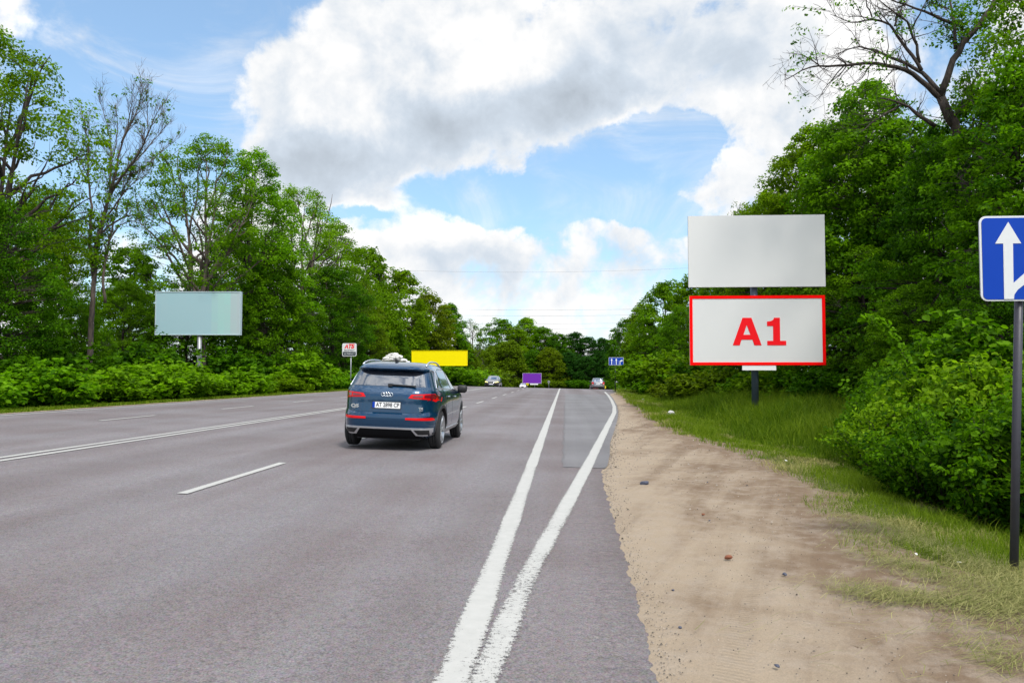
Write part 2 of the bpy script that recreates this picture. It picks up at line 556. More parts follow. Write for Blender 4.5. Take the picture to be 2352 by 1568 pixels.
def bark_mat(name, c0, c1):
    m = bpy.data.materials.new(name); m.use_nodes = True
    N = NT(m.node_tree)
    co = N.n('ShaderNodeTexCoord').outputs['Object']
    f = N.noise(N.v('MULTIPLY', co, (9, 9, 2)), 1.0, 6, 0.65)
    c = N.mix(N.step(f, 0.35, 0.65), c0, c1)
    bs = N.n('ShaderNodeBsdfPrincipled', {'Base Color': c, 'Roughness': 0.9, 'Normal': N.n('ShaderNodeBump', {'Strength': 0.6, 'Height': f, 'Distance': 0.04}).outputs[0]})
    N.n('ShaderNodeOutputMaterial', {'Surface': bs.outputs[0]})
    return m


M = {}
M['asphalt'] = asphalt('road_asphalt', (0.160, 0.147, 0.153), (0.160, 0.131, 0.131))
M['patch'] = asphalt('patch_asphalt', (0.160, 0.156, 0.162), (0.150, 0.143, 0.148), 0.45)
M['seam'] = mat('tar_seam', (0.12, 0.113, 0.118), 0.8, var=0.3)
M['paint'] = paint_line('road_paint', 1)
M['soil'] = soil_mat()
M['dirt'] = dirt_mat()
M['board_grey'] = mat('board_vinyl_grey', (0.635, 0.635, 0.63), 0.6, var=0.012, vscale=3, spec=0.25)
M['board_red'] = mat('board_vinyl_red', (0.95, 0.0015, 0.0015), 0.6, spec=0.08)
M['letter_red'] = mat('letter_red', (0.85, 0.010, 0.016), 0.6, spec=0.1)
M['board_yellow'] = mat('board_vinyl_yellow', (0.80, 0.66, 0.0), 0.6, spec=0.1, var=0.04, vscale=2)
M['board_purple'] = mat('board_vinyl_purple', (0.14, 0.025, 0.33), 0.6, spec=0.1, var=0.06, vscale=1.2)
M['steel_dark'] = mat('painted_steel_slate', (0.065, 0.085, 0.12), 0.5, var=0.2, vscale=8)
M['steel_grey'] = mat('galvanised_steel', (0.30, 0.31, 0.33), 0.45, 0.5, var=0.2, vscale=15)
M['steel_black'] = mat('dark_pole_paint', (0.035, 0.033, 0.045), 0.5, var=0.25, vscale=15)
M['sign_blue'] = mat('sign_film_blue', (0.003, 0.045, 0.36), 0.5, var=0.06, vscale=6, spec=0.15)
M['sign_white'] = mat('sign_film_white', (0.62, 0.63, 0.64), 0.45, var=0.04, vscale=40)
M['white'] = mat('plain_white', (0.78, 0.78, 0.78), 0.5)
M['sign_red'] = mat('sign_film_red', (0.70, 0.01, 0.012), 0.4)
M['sign_slate'] = mat('sign_film_slate', (0.035, 0.045, 0.055), 0.45)
M['sign_yellow'] = mat('sign_film_yellow', (0.85, 0.72, 0.0), 0.5)
M['black'] = mat('flat_black', (0.012, 0.012, 0.013), 0.6)
M['tyre'] = mat('tyre_rubber', (0.018, 0.018, 0.019), 0.85, var=0.3, vscale=40)
M['plastic_matt'] = mat('matt_dark_plastic', (0.010, 0.010, 0.011), 0.95, spec=0.05)
M['rim'] = mat('alloy_rim', (0.55, 0.56, 0.58), 0.3, 0.85)
M['chrome'] = mat('bright_trim', (0.75, 0.76, 0.78), 0.15, 1.0)
M['silver'] = mat('satin_silver', (0.60, 0.61, 0.63), 0.35, 0.7)
M['plastic'] = mat('dark_plastic', (0.022, 0.023, 0.025), 0.55)
M['paint_blue'] = mat('paint_dark_blue', (0.003, 0.040, 0.098), 0.18, 0.45, 0.9)
M['paint_grey'] = mat('paint_grey', (0.20, 0.205, 0.225), 0.3, 0.6, 1.0)
M['paint_dark'] = mat('paint_charcoal', (0.05, 0.055, 0.065), 0.25, 0.4, 1.0)
M['paint_white'] = mat('paint_white', (0.72, 0.66, 0.70), 0.3, 0.0, 1.0)
M['paint_red'] = mat('paint_red', (0.35, 0.04, 0.04), 0.3, 0.2, 1.0)
M['lamp_red'] = mat('lamp_red_lens', (0.50, 0.002, 0.004), 0.25, 0, 0.3, spec=0.2, emit=0.3)
M['lamp_red_dark'] = mat('lamp_dark_red_lens', (0.16, 0.004, 0.015), 0.1, 0, 1.0)
M['lamp_clear'] = mat('lamp_clear_lens', (0.7, 0.72, 0.75), 0.1, 0, 1.0)
M['lamp_lit'] = mat('lit_headlamp', (1.0, 0.86, 0.25), 0.2, emit=0.9)
M['concrete'] = mat('weathered_concrete', (0.17, 0.165, 0.16), 0.9, var=0.35, vscale=6, bump=0.3)
M['sack'] = mat('woven_sack_white', (0.74, 0.73, 0.72), 0.8, var=0.08, vscale=30, bump=0.2)
M['stone'] = mat('pale_stone', (0.42, 0.41, 0.40), 0.9, var=0.25, vscale=12, bump=0.5)
M['slate'] = mat('dark_slate_stone', (0.045, 0.05, 0.08), 0.5, var=0.5, vscale=30, bump=0.6)
M['brick'] = mat('broken_brick', (0.20, 0.07, 0.035), 0.9, var=0.5, vscale=30, bump=0.6)
M['litter'] = mat('paper_litter', (0.75, 0.74, 0.73), 0.8)
M['orange'] = mat('dry_leaf', (0.65, 0.28, 0.03), 0.8)
M['bark'] = bark_mat('brown_bark', (0.018, 0.013, 0.011), (0.055, 0.038, 0.030))
M['bark_pale'] = bark_mat('grey_bark', (0.055, 0.042, 0.036), (0.14, 0.105, 0.085))
M['wire'] = mat('cable', (0.12, 0.12, 0.13), 0.6)


def glass_mat(name, tint, refl):
    m = bpy.data.materials.new(name); m.use_nodes = True
    N = NT(m.node_tree)
    base = N.n('ShaderNodeBsdfPrincipled', {'Base Color': tint, 'Roughness': 0.1})
    gl = N.n('ShaderNodeBsdfGlossy', {'Color': (0.9, 0.93, 1.0), 'Roughness': 0.03})
    lw = N.n('ShaderNodeLayerWeight', {'Blend': 0.5})
    f = N.m('ADD', refl, N.m('MULTIPLY', lw.outputs['Facing'], 0.35), clamp=True)
    mx = N.n('ShaderNodeMixShader', {0: f, 1: base.outputs[0], 2: gl.outputs[0]})
    N.n('ShaderNodeOutputMaterial', {'Surface': mx.outputs[0]})
    return m


M['glass'] = glass_mat('tinted_glass', (0.008, 0.009, 0.012), 0.07)
M['glass_blue'] = glass_mat('windscreen_glass', (0.01, 0.03, 0.06), 0.2)

LEAF = {
    'mid': leaf_mat('leaves_mid_green', (0.022, 0.082, 0.001), (0.155, 0.325, 0.004), (0.22, 0.33, 0.004)),
    'bright': leaf_mat('leaves_bright_green', (0.040, 0.125, 0.001), (0.20, 0.41, 0.007), (0.23, 0.40, 0.007)),
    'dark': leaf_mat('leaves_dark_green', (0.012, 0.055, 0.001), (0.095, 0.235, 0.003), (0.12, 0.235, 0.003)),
    'olive': leaf_mat('leaves_olive_green', (0.040, 0.080, 0.002), (0.17, 0.26, 0.005), (0.20, 0.25, 0.005)),
    'deep': leaf_mat('leaves_deep_bluish_green', (0.008, 0.042, 0.004), (0.036, 0.115, 0.010)),
    'near': leaf_mat('leaves_shrub_green', (0.012, 0.055, 0.001), (0.13, 0.28, 0.004)),
    'near_pale': leaf_mat('leaves_shrub_pale_tips', (0.025, 0.085, 0.001), (0.24, 0.40, 0.010)),
    'grass': leaf_mat('grass_green', (0.050, 0.105, 0.004), (0.20, 0.275, 0.018)),
    'mown': leaf_mat('grass_mown', (0.10, 0.135, 0.012), (0.36, 0.315, 0.13), None, 0.25),
    'hay': leaf_mat('hay_straw', (0.09, 0.115, 0.02), (0.36, 0.33, 0.14), None, 0.2),
}

# ------------------------------------------------------------------ ground, road, markings
def grid_mesh(name, xs_of_row, ys, zfun, attr=None):
    rows = [np.asarray(xs_of_row(y), float) for y in ys]
    nx = len(rows[0]); ny = len(ys)
    X = np.array(rows); Y = np.repeat(np.asarray(ys, float)[:, None], nx, 1)
    Z = zfun(X, Y)
    V = np.stack([X, Y, Z], -1).reshape(-1, 3)
    i = np.arange(ny - 1)[:, None] * nx + np.arange(nx - 1)[None, :]
    q = np.stack([i, i + 1, i + nx + 1, i + nx], -1).reshape(-1)
    at = {k: f(X, Y).ravel() for k, f in (attr or {}).items()}
    return np_mesh(name, V, np.full((ny - 1) * (nx - 1), 4), q, at, True)


ys_g = np.concatenate([np.arange(-30, 0, 2), np.arange(0, 40, 0.5), np.arange(40, 130, 1.5), np.arange(130, 320, 6), np.arange(320, 900, 40), np.arange(900, 3001, 300)])
xs_g = np.concatenate([np.arange(-3000, -400, 400), np.arange(-400, -80, 40), np.arange(-80, -20, 4), np.arange(-20, -14, 0.5), np.arange(-14, 0, 2), np.arange(0, 16, 0.4), np.arange(16, 80, 4), np.arange(80, 400, 40), np.arange(400, 3001, 400)])
g = obj('ground', grid_mesh('ground', lambda y: xs_g, ys_g, lambda X, Y: ground_z(X, Y) - 0.03 - 0.06 * ((X > XL + 0.2) & (X < XD(Y) - 0.25))), None, M['soil'])
tag(g, kind='structure')

jit = lambda y, s, a: a * (math.sin(y * 7.3 * s + 1) * 0.5 + math.sin(y * 17.1 * s) * 0.3 + math.sin(y * 41.7 * s + 2) * 0.2)


def bend(Y):
    return np.where(np.asarray(Y) > 205, 0.006 * (np.asarray(Y, float) - 205) ** 2, 0)


ys_r = np.concatenate([np.arange(-20, 2, 1.0), np.arange(2, 12, 0.035), np.arange(12, 24, 0.1), np.arange(24, 60, 0.4), np.arange(60, 250, 1.5)])
_rj = np.random.default_rng(2)
def road_row(y):
    a, b = XL + jit(y, .3, 0.05), float(XR(y)) + jit(y, 1.0, 0.018) + float(_rj.normal(0, .008))
    s = float(bend(y))
    f = np.linspace(0, 1, 26)
    xs = a + (b - a) * f
    return np.r_[a - 0.01, xs, b + 0.012] + s
def road_zf(X, Y):
    Z = road_z(X - bend(Y), Y)
    Z[:, 0] -= 0.07; Z[:, -1] -= 0.07
    return Z
road = obj('road', grid_mesh('road', road_row, ys_r, road_zf), None, M['asphalt'])
tag(road, kind='structure')

# dirt shoulder on the right, dusty strip on the left
ys_d = np.concatenate([np.arange(-20, 2, 1.0), np.arange(2, 30, 0.12), np.arange(30, 120, 0.8)])
def dirt_row(y):
    a = float(XR(y)) - 0.3
    b = float(XD(y)) + 0.35 + jit(y, 0.45, 0.22)
    return a + (b - a) * np.linspace(0, 1, 40)
def dirt_zf(X, Y):
    Z = ground_z(X, Y) - 0.012
    rut = 0.012 * np.sin(X * 3.1 + np.sin(Y * 0.5) * 1.5) + 0.008 * np.sin(X * 7 + Y * 1.3) * np.sin(Y * 2.1)
    Z = Z + rut * sstep(0.1, 0.6, X - XR(Y))
    Z[:, -1] -= 0.06
    return Z
d_ = obj('dirt_shoulder', grid_mesh('dirt_shoulder', dirt_row, ys_d, dirt_zf, {'side': lambda X, Y: (X - XR(Y)) / np.maximum(XD(Y) - XR(Y), 0.3)}), None, M['dirt'])
tag(d_, kind='structure')
ys_l = np.concatenate([np.arange(-20, 10, 1.0), np.arange(10, 90, 0.5), np.arange(90, 200, 2)])
d2 = obj('gravel_strip', grid_mesh('gravel_strip', lambda y: np.linspace(XL - 0.75 + jit(y, .5, 0.2), XL + 0.2, 6), ys_l, lambda X, Y: ground_z(X, Y) - 0.014, {'side': lambda X, Y: X * 0 + 0.4}), None, M['dirt'])
tag(d2, kind='structure')

# asphalt repair patch with its dark seam
ys_p = np.arange(12.1, 62, 0.2)
pz = lambda X, Y: road_z(X, Y) + 0.004
def patch_row(y):
    a = -0.02 + jit(y, 0.5, 0.03) + 0.0016 * (y - 12); b = float(XR(y)) + 0.02
    return np.linspace(a, b, 8)
tag(obj('asphalt_patch', grid_mesh('asphalt_patch', patch_row, ys_p, pz), None, M['patch']), kind='structure')


def seam_row(y):
    a = float(patch_row(y)[0]); w = 0.014 + 0.008 * math.sin(y * 9.0)
    return np.array([a - w, a, a + w])
tag(obj('tar_seam', grid_mesh('tar_seam', seam_row, np.arange(12.06, 40, 0.15), lambda X, Y: road_z(X, Y) + 0.006), None, M['seam']), kind='structure')
_sb = lambda y: np.linspace(float(patch_row(12.1)[0]), float(patch_row(12.1)[-1]), 14)
tag(obj('tar_seam', grid_mesh('tar_seam', _sb, [12.075, 12.125], lambda X, Y: road_z(X, Y) + 0.0065), None, M['seam']), kind='structure')


def line_strip(mb_list, cx, y0, y1, w, wear, step=0.25, zo=0.009):
    n = max(2, int((y1 - y0) / step) + 1)
    ys = np.linspace(y0, y1, n)
    c = np.array([cx(y) for y in ys]) if callable(cx) else np.full(n, cx)
    ww = np.array([w(y) for y in ys]) if callable(w) else np.full(n, w)
    ww = ww * (1 + 0.03 * np.sin(ys * 1.7) + 0.012 * np.sin(ys * 6.1))
    fr = np.array([-1, -0.6, 0, 0.6, 1.0])
    X = c[:, None] + fr[None, :] * ww[:, None] / 2
    Y = np.repeat(ys[:, None], 5, 1)
    Z = road_z(X - bend(Y), Y) + zo
    we = np.array([wear(y) for y in ys]) if callable(wear) else np.full(n, wear)
    mb_list.append((np.stack([X, Y, Z], -1).reshape(-1, 3), n, np.tile(fr, n), np.repeat(we, 5)))


def lines_obj(name, lst):
    V = []; idx = []; ac = []; we = []; b = 0
    for v, n, a, w in lst:
        i = b + np.arange(n - 1)[:, None] * 5 + np.arange(4)[None, :]
        idx.append(np.stack([i, i + 1, i + 6, i + 5], -1).reshape(-1))
        V.append(v); ac.append(a); we.append(w); b += len(v)
    idx = np.concatenate(idx)
    me = np_mesh(name, np.concatenate(V), np.full(len(idx) // 4, 4), idx, {'across': np.concatenate(ac), 'wear': np.concatenate(we)})
    o = obj(name, me, None, M['paint'])
    return tag(o, kind='structure')


L1X = -0.50
L2 = [G(*p) for p in [(1111, 1568), (1160, 1448), (1205, 1338), (1275, 1210), (1352, 1066.7), (1397, 976), (1411, 948), (1411, 934), (1405, 920), (1397, 908), (1389, 900)]]
l2y = np.array([p[1] for p in L2]); l2x = np.array([p[0] for p in L2])
l2 = lambda y: float(np.interp(y, np.r_[-10, l2y], np.r_[l2x[0] - (l2y[0] + 10) * 0.10, l2x]))
a = []; line_strip(a, L1X, -10, 98, lambda y: 0.178 if y < 40 else 0.165, lambda y: 0.5 + .12 * math.sin(y * 2.3) if y < 12 else 0.33, 0.12); lines_obj('lane_line', a)
a = []; line_strip(a, l2, 2.0, float(l2y[-1]), lambda y: 0.165 + 0.012 * min(1, max(0, (y - 3) / 5)), lambda y: 0.74 - 0.38 * float(sstep(5.5, 11, y)), 0.15, 0.013); lines_obj('edge_line', a)
CX = G(0, 1055)[0]
a = []
for s in (-0.13, 0.13): line_strip(a, CX + s, -15, 200, 0.12, 0.15, 0.6)
lines_obj('centre_line', a)
D1 = G(400, 1140)[0]
a = []
for y0 in (-7, 0.6, 8.45, 16.0, 23.4, 30.4, 37.6, 45.7, 53.8, 62.1, 70.5, 79.0, 88.0): line_strip(a, D1, y0, y0 + 3.1, 0.12, 0.25, 0.3)
lines_obj('lane_dashes', a)
D2 = G(190, 970)[0]
a = []
for y0 in np.arange(-2.2, 100, 7.15): line_strip(a, D2, y0, y0 + 2.7, 0.12, 0.2, 0.4)
lines_obj('oncoming_lane_dashes', a)
LE = G(0, 955)[0]
a = []; line_strip(a, LE, -15, 200, 0.13, 0.3, 0.6); lines_obj('left_edge_line', a)

# ------------------------------------------------------------------ billboards and signs
def panel(mbname, x0, x1, z0, z1, th, m, parent, y=0.0):
    return MB().box(((x0 + x1) / 2, y + th / 2, (z0 + z1) / 2), (x1 - x0, th, z1 - z0)).build(mbname, m, parent)


def edge_frame(x0, x1, z0, z1, w, d, y):
    mb = MB()
    mb.box(((x0 + x1) / 2, y, z1 - w / 2), (x1 - x0, d, w)).box(((x0 + x1) / 2, y, z0 + w / 2), (x1 - x0, d, w))
    mb.box((x0 + w / 2, y, (z0 + z1) / 2), (w, d, z1 - z0 - 2 * w)).box((x1 - w / 2, y, (z0 + z1) / 2), (w, d, z1 - z0 - 2 * w))
    return mb


# two-deck billboard on the right
BY = 34.5
b0 = P(1740, 955, BY)
t = thing('double_billboard', (b0.x, BY, b0.z - 0.1), 'two-deck roadside billboard, blank grey panel above a red-framed panel reading A1', 'billboard', R(0.6))
O = t.location
loc = lambda x, y: (P(x, y, BY).x - O.x, P(x, y, BY).z - O.z)
ux0, uz1 = loc(1580, 496.5); ux1, uz0 = loc(1897, 657.5)
lx0, lz1 = loc(1583.5, 680); lx1, lz0 = loc(1897.5, 838)
MB().tube([(0, 0.35, -0.2), (0, 0.35, uz1 - 0.4)], 0.15, 20).build('pole', M['steel_dark'], t, True)
up = panel('upper_panel', ux0, ux1, uz0, uz1, 0.12, M['board_grey'], t)
MB().box(((ux0 + ux1) / 2, 0.31, (uz0 + uz1) / 2 + .8), (ux1 - ux0 - .4, 0.1, .12)).box(((ux0 + ux1) / 2, 0.31, (uz0 + uz1) / 2 - .8), (ux1 - ux0 - .4, 0.1, .12)).build('back_brace', M['steel_dark'], up)
lp = panel('lower_panel', lx0, lx1, lz0, lz1, 0.12, M['board_grey'], t)
MB().box(((lx0 + lx1) / 2, 0.31, (lz0 + lz1) / 2 + .8), (lx1 - lx0 - .4, 0.1, .12)).box(((lx0 + lx1) / 2, 0.31, (lz0 + lz1) / 2 - .8), (lx1 - lx0 - .4, 0.1, .12)).build('back_brace', M['steel_dark'], lp)
edge_frame(lx0 - 0.004, lx1 + 0.004, lz0 - 0.004, lz1 + 0.004, 0.125, 0.03, -0.004).build('red_border', M['board_red'], lp)
sc_ = (lx1 - lx0) / (1163 - 258)
cv = lambda p: (lx0 + (p[0] - 258) * sc_, lz1 - (p[1] - 633) * sc_)
A_ = [cv(p) for p in [(545, 970), (612, 783), (672, 783), (738, 970), (690, 970), (677, 932), (604, 932), (592, 970)]]
one = [cv(p) for p in [(776, 970), (776, 940), (816, 940), (816, 840), (776, 840), (776, 809), (800, 806), (812, 801), (820, 793), (823, 783), (862, 783), (862, 940), (902, 940), (902, 970)]]
def glyph_mesh(name, polys, y0, y1):
    c = bpy.data.curves.new(name, 'CURVE'); c.dimensions = '2D'; c.fill_mode = 'BOTH'; c.extrude = abs(y1 - y0) / 2
    for po in polys:
        s = c.splines.new('POLY'); s.points.add(len(po) - 1)
        for q, pnt in zip(po, s.points): pnt.co = (q[0], q[1], 0, 1)
        s.use_cyclic_u = True
    o = bpy.data.objects.new(name, c); link(o)
    me = bpy.data.meshes.new_from_object(o.evaluated_get(bpy.context.evaluated_depsgraph_get()))
    bpy.data.objects.remove(o); bpy.data.curves.remove(c)
    me.transform(Matrix.Translation((0, (y0 + y1) / 2, 0)) @ Matrix.Rotation(R(90), 4, 'X'))
    return me
hole = [cv(p) for p in [(640, 832), (664, 898), (618, 898)]]
obj('lettering', glyph_mesh('lettering', [A_, hole, one], -0.012, -0.001), lp, M['letter_red'])
px0, pz1 = loc(1705, 838.5); px1, pz0 = loc(1783, 850)
panel('name_plate', px0, px1, pz0, pz1 - 0.01, 0.08, M['white'], t)

# pale blue billboard on the left
BY = 55.0
b0 = P(455, 835, BY)
zg = gz(b0.x, BY)
t = thing('billboard', (b0.x, BY, zg), 'pale grey-blue blank billboard on a grey post among the bushes on the left', 'billboard', R(4))
O = t.location
x0, z1 = loc(361, 670); x1, z0 = loc(549, 769)
def board_face_mat():
    m = bpy.data.materials.new('board_vinyl_pale_blue'); m.use_nodes = True
    N = NT(m.node_tree)
    co = N.n('ShaderNodeTexCoord').outputs['Object']
    sp = N.n('ShaderNodeVectorMath', {0: co, 1: (0.45, 5, 0.62)}, operation='SNAP').outputs[0]
    r = N.n('ShaderNodeTexWhiteNoise', {'Vector': sp}, noise_dimensions='3D').outputs['Value']
    sx = N.n('ShaderNodeSeparateXYZ', {0: sp})
    right = N.step(sx.outputs[0], 0.5, 1.2)
    far = N.step(sx.outputs[0], 1.9, 2.4)
    c = N.mix(right, (0.30, 0.46, 0.51), (0.31, 0.52, 0.50))
    c = N.mix(far, c, (0.37, 0.45, 0.47))
    c = N.mix(N.m('MULTIPLY', r, N.step(right, 0, 1, 0.10, 0.35)), c, (0.38, 0.44, 0.48))
    bs = N.n('ShaderNodeBsdfPrincipled', {'Base Color': c, 'Roughness': 0.55})
    N.n('ShaderNodeOutputMaterial', {'Surface': bs.outputs[0]})
    return m
M['board_blue'] = board_face_mat()
bp = panel('panel', x0 + .06, x1 - .06, z0 + .06, z1 - .06, 0.3, M['board_blue'], t)
edge_frame(x0, x1, z0, z1, 0.06, 0.40, 0.17).build('frame', mat('frame_pale_blue', (0.42, 0.52, 0.56), 0.5, var=.1), bp)
MB().tube([(0, 0.2, -0.2), (0, 0.2, z0 + 0.3)], 0.15, 16).build('pole', M['steel_grey'], t, True)

# yellow board behind the blue car, purple board beyond the crest
def far_board(x0, y0, x1, y1, Y, m, label, polex, rz=0, plate=None, frame=None):
    c = P((x0 + x1) / 2, (y0 + y1) / 2, Y)
    t = thing('billboard', (c.x, Y, gz(c.x, Y)), label, 'billboard', rz)
    f = lambda x, y: (P(x, y, Y).x - t.location.x, P(x, y, Y).z - t.location.z)
    ax, az = f(x0, y0); bx, bz = f(x1, y1)
    p_ = panel('panel', ax, bx, bz, az, 0.25, m, t)
    edge_frame(ax - .05, bx + .05, bz - .05, az + .05, 0.06, 0.34, 0.12).build('frame', frame or m, p_)
    for q in polex:
        qx, _ = f(q, y0)
        MB().tube([(qx, 0.42, -0.3), (qx, 0.42, az - 0.3)], 0.16, 12).build('pole', M['steel_grey'], t, True)
    if plate:
        (ax, az), (bx, bz) = f(*plate[:2]), f(*plate[2:])
        panel('name_plate', ax, bx, bz, az, 0.2, M['white'], t)
    return t
far_board(946, 805.5, 1073, 839, 122, M['board_yellow'], 'long plain yellow billboard partly behind the blue car roof', (962, 992), R(-1.2))
far_board(1200.7, 857, 1243.3, 880, 250, M['board_purple'], 'plain purple billboard low above the road crest', (1228,), R(2), (1217.5, 880.8, 1236, 883.4), M['sign_white'])

# near blue sign at the right edge
SY = 6.3
sb = P(2325, 1300, SY)
t = thing('road_sign', (sb.x, SY, sb.z - 0.05), 'blue square road sign with white branching arrow, cut by the right photo edge', 'road sign')
O = t.location
loc6 = lambda x, y: (P(x, y, SY).x - O.x, P(x, y, SY).z - O.z)
tx, tz = loc6(2343, 690)
pb = MB().tube([(0, 0, -0.25), (tx * 0.5, 0, tz * 0.5), (tx + 0.018, 0, tz + 0.62)], 0.030, 16).build('pole', M['steel_black'], t, True)
sx0, sz1 = loc6(2240, 500); _, sz0 = loc6(2248, 693)
sx1 = sx0 + (sz1 - sz0) * 1.0
pf = MB().prism(rrect(sx0, sz0, sx1, sz1, 0.05), -0.055, -0.048).build('sign_plate', M['sign_white'], t)
MB().prism(rrect(sx0 + .004, sz0 + .004, sx1 - .004, sz1 - .004, 0.05), -0.047, -0.032).build('back_flange', M['steel_grey'], pf)
MB().prism(rrect(sx0 + .016, sz0 + .012, sx1 - .016, sz1 - .016, 0.035), -0.059, -0.0555).build('blue_field', M['sign_blue'], pf)
def s6(pts):
    # points of the enlarged crop: sign spans 1790..2480 x 340..998 there
    k = (sz1 - sz0) / 658.0
    return [(sx0 + (x - 1790) * k, sz1 - (y - 340) * k) for x, y in pts]
mb = MB()
mb.prism(s6([(2003, 388), (2095, 555), (2034, 555), (2030, 860), (2170, 735), (2206, 660), (2206, 555), (2165, 555), (2250, 388), (2335, 555), (2276, 555), (2276, 680), (2240, 770), (2060, 912), (2034, 950), (2030, 984), (1958, 984), (1962, 555), (1902, 555)]), -0.062, -0.0595)
for a0, a1 in ((358, 425), (455, 527), (555, 625)):
    mb.prism(s6([(2126, a0), (2144, a0), (2144, a1), (2126, a1)]), -0.062, -0.0595)
mb.build('white_arrows', M['sign_white'], pf)
for cz in (sz0 + .12, sz1 - .12): MB().box((tx, -0.028, cz), (0.10, 0.012, 0.03)).build('clamp', M['steel_grey'], pf)

# lane sign with three arrows
SY = 78.0
sb = P(1413, 898.5, SY)
t = thing('road_sign', (sb.x, SY, gz(sb.x, SY)), 'wide blue lane sign with two straight arrows and one right-turn arrow', 'road sign')
O = t.location
loc7 = lambda x, y: (P(x, y, SY).x - O.x, P(x, y, SY).z - O.z)
x0, z1 = loc7(1398, 820.5); x1, z0 = loc7(1432, 838.5)
MB().tube([(0, 0, -0.2), (0.06, 0, z0 + .6)], 0.05, 12).build('pole', M['steel_black'], t, True)
pf = panel('sign_plate', x0, x1, z0, z1, 0.03, M['sign_white'], t, -0.09)
panel('blue_field', x0 + .03, x1 - .03, z0 + .03, z1 - .03, 0.006, M['sign_blue'], pf, -0.098)
W_, H_ = x1 - x0, z1 - z0
mb = MB()
def arrow(fx):
    cx = x0 + W_ * fx
    mb.prism([(cx - .035, z0 + .05), (cx + .035, z0 + .05), (cx + .035, z0 + H_ * .62), (cx + .10, z0 + H_ * .62), (cx, z0 + H_ * .88), (cx - .10, z0 + H_ * .62), (cx - .035, z0 + H_ * .62)], -0.105, -0.0985)
arrow(.2); arrow(.51)
cx = x0 + W_ * .76
mb.prism([(cx - .035, z0 + .05), (cx + .035, z0 + .05), (cx + .035, z0 + H_ * .45), (cx + .07, z0 + H_ * .52), (cx + .14, z0 + H_ * .52), (cx + .14, z0 + H_ * .42), (cx + .28, z0 + H_ * .58), (cx + .14, z0 + H_ * .74), (cx + .14, z0 + H_ * .63), (cx + .05, z0 + H_ * .63), (cx - .02, z0 + H_ * .56)], -0.105, -0.0985)
for fx in (.355, .64):
    for k in range(3):
        mb.box((x0 + W_ * fx, -0.102, z0 + .08 + k * .15), (.02, .006, .09))
mb.build('white_arrows', M['white'], pf)

# shop sign on the left verge
SY = 63.0
sb = P(805, 893, SY)
t = thing('shop_sign', (sb.x, SY, gz(sb.x, SY)), 'small square shop sign with red and grey lettering on a thin grey pole', 'sign', R(3))
O = t.location
loc8 = lambda x, y: (P(x, y, SY).x - O.x, P(x, y, SY).z - O.z)
x0, z1 = loc8(787.2, 788.3); x1, z0 = loc8(819.2, 818)
MB().tube([(0, 0, -0.2), (0.02, 0, z0 + .5)], 0.045, 12).build('pole', M['steel_grey'], t, True)
W_, H_ = x1 - x0, z1 - z0
pf = MB().prism(rrect(x0, z0, x1, z1, .12), -.12, -.06).build('sign_plate', M['sign_white'], t)
band = [(x0 + .05, z0 + .36), (x0 + .05, z0 + .12), (x0 + .08, z0 + .06), (x0 + .12, z0 + .045), (x1 - .12, z0 + .045), (x1 - .08, z0 + .06), (x1 - .05, z0 + .12), (x1 - .05, z0 + .36)]
MB().prism(band, -.124, -.1205).build('slate_band', M['sign_slate'], pf)
cxs = (x0 + x1) / 2
def put_text(name, s, size, x, y, z, m, parent, width=None, shear=0, bold=0.0, depth=.002):
    me = text_mesh(name, s, size, depth, shear, bold, width)
    return obj(name, me, parent, m, (x, y, z))
put_text('brand_lettering', 'АТБ', .44, cxs, -.1225, z1 - .27, M['sign_red'], pf, .84, .25, .028)
put_text('lettering', 'МАРКЕТ', .2, cxs, -.1225, z0 + .46, M['sign_slate'], pf, .84, 0, .004)
put_text('address_lettering', 'вул. Львівська, 17', .14, cxs, -.1265, z0 + .2, M['sign_white'], pf, .84, .15, .002)

# small far signs
def round_sign(x, y, Y, dia, label, kind):
    c = P(x, y, Y)
    zg_ = gz(c.x, Y)
    t = thing('road_sign', (c.x, Y, zg_), label, 'road sign')
    h = c.z - zg_
    MB().tube([(0, 0.05, -0.2), (0, 0.05, h + dia * .4)], 0.04, 10).build('pole', M['steel_grey'], t, True)
    disc = lambda r, y0, y1: MB().prism([(r * math.cos(2 * PI * k / 24), h + r * math.sin(2 * PI * k / 24)) for k in range(24)], y0, y1)
    if kind == 'back':
        d0 = disc(dia / 2, -.02, 0).build('sign_plate', M['steel_grey'], t)
        MB().box((0, -.03, h), (dia * .3, .015, .2)).build('clamp', M['steel_black'], d0)
    else:
        d0 = disc(dia / 2, -.02, 0).build('red_rim', M['sign_red'], t)
        disc(dia * .39, -.026, -.021).build('blue_field', M['sign_blue'], d0)
        mb = MB()
        for s in (45, -45):
            mb.box((0, -.030 - .003 * (s > 0), h), (dia * .78, .005, .07), Matrix.Rotation(R(s), 3, 'Y'))
        mb.build('red_cross', M['sign_red'], d0)
    return t
round_sign(1260.5, 876.6, 220, .68, 'round grey sign on thin pole beyond the road crest, right of the purple billboard', 'back')
round_sign(1427, 869, 140, .62, 'round no-stopping sign, red rim and blue field, right of the lane sign', 'red')

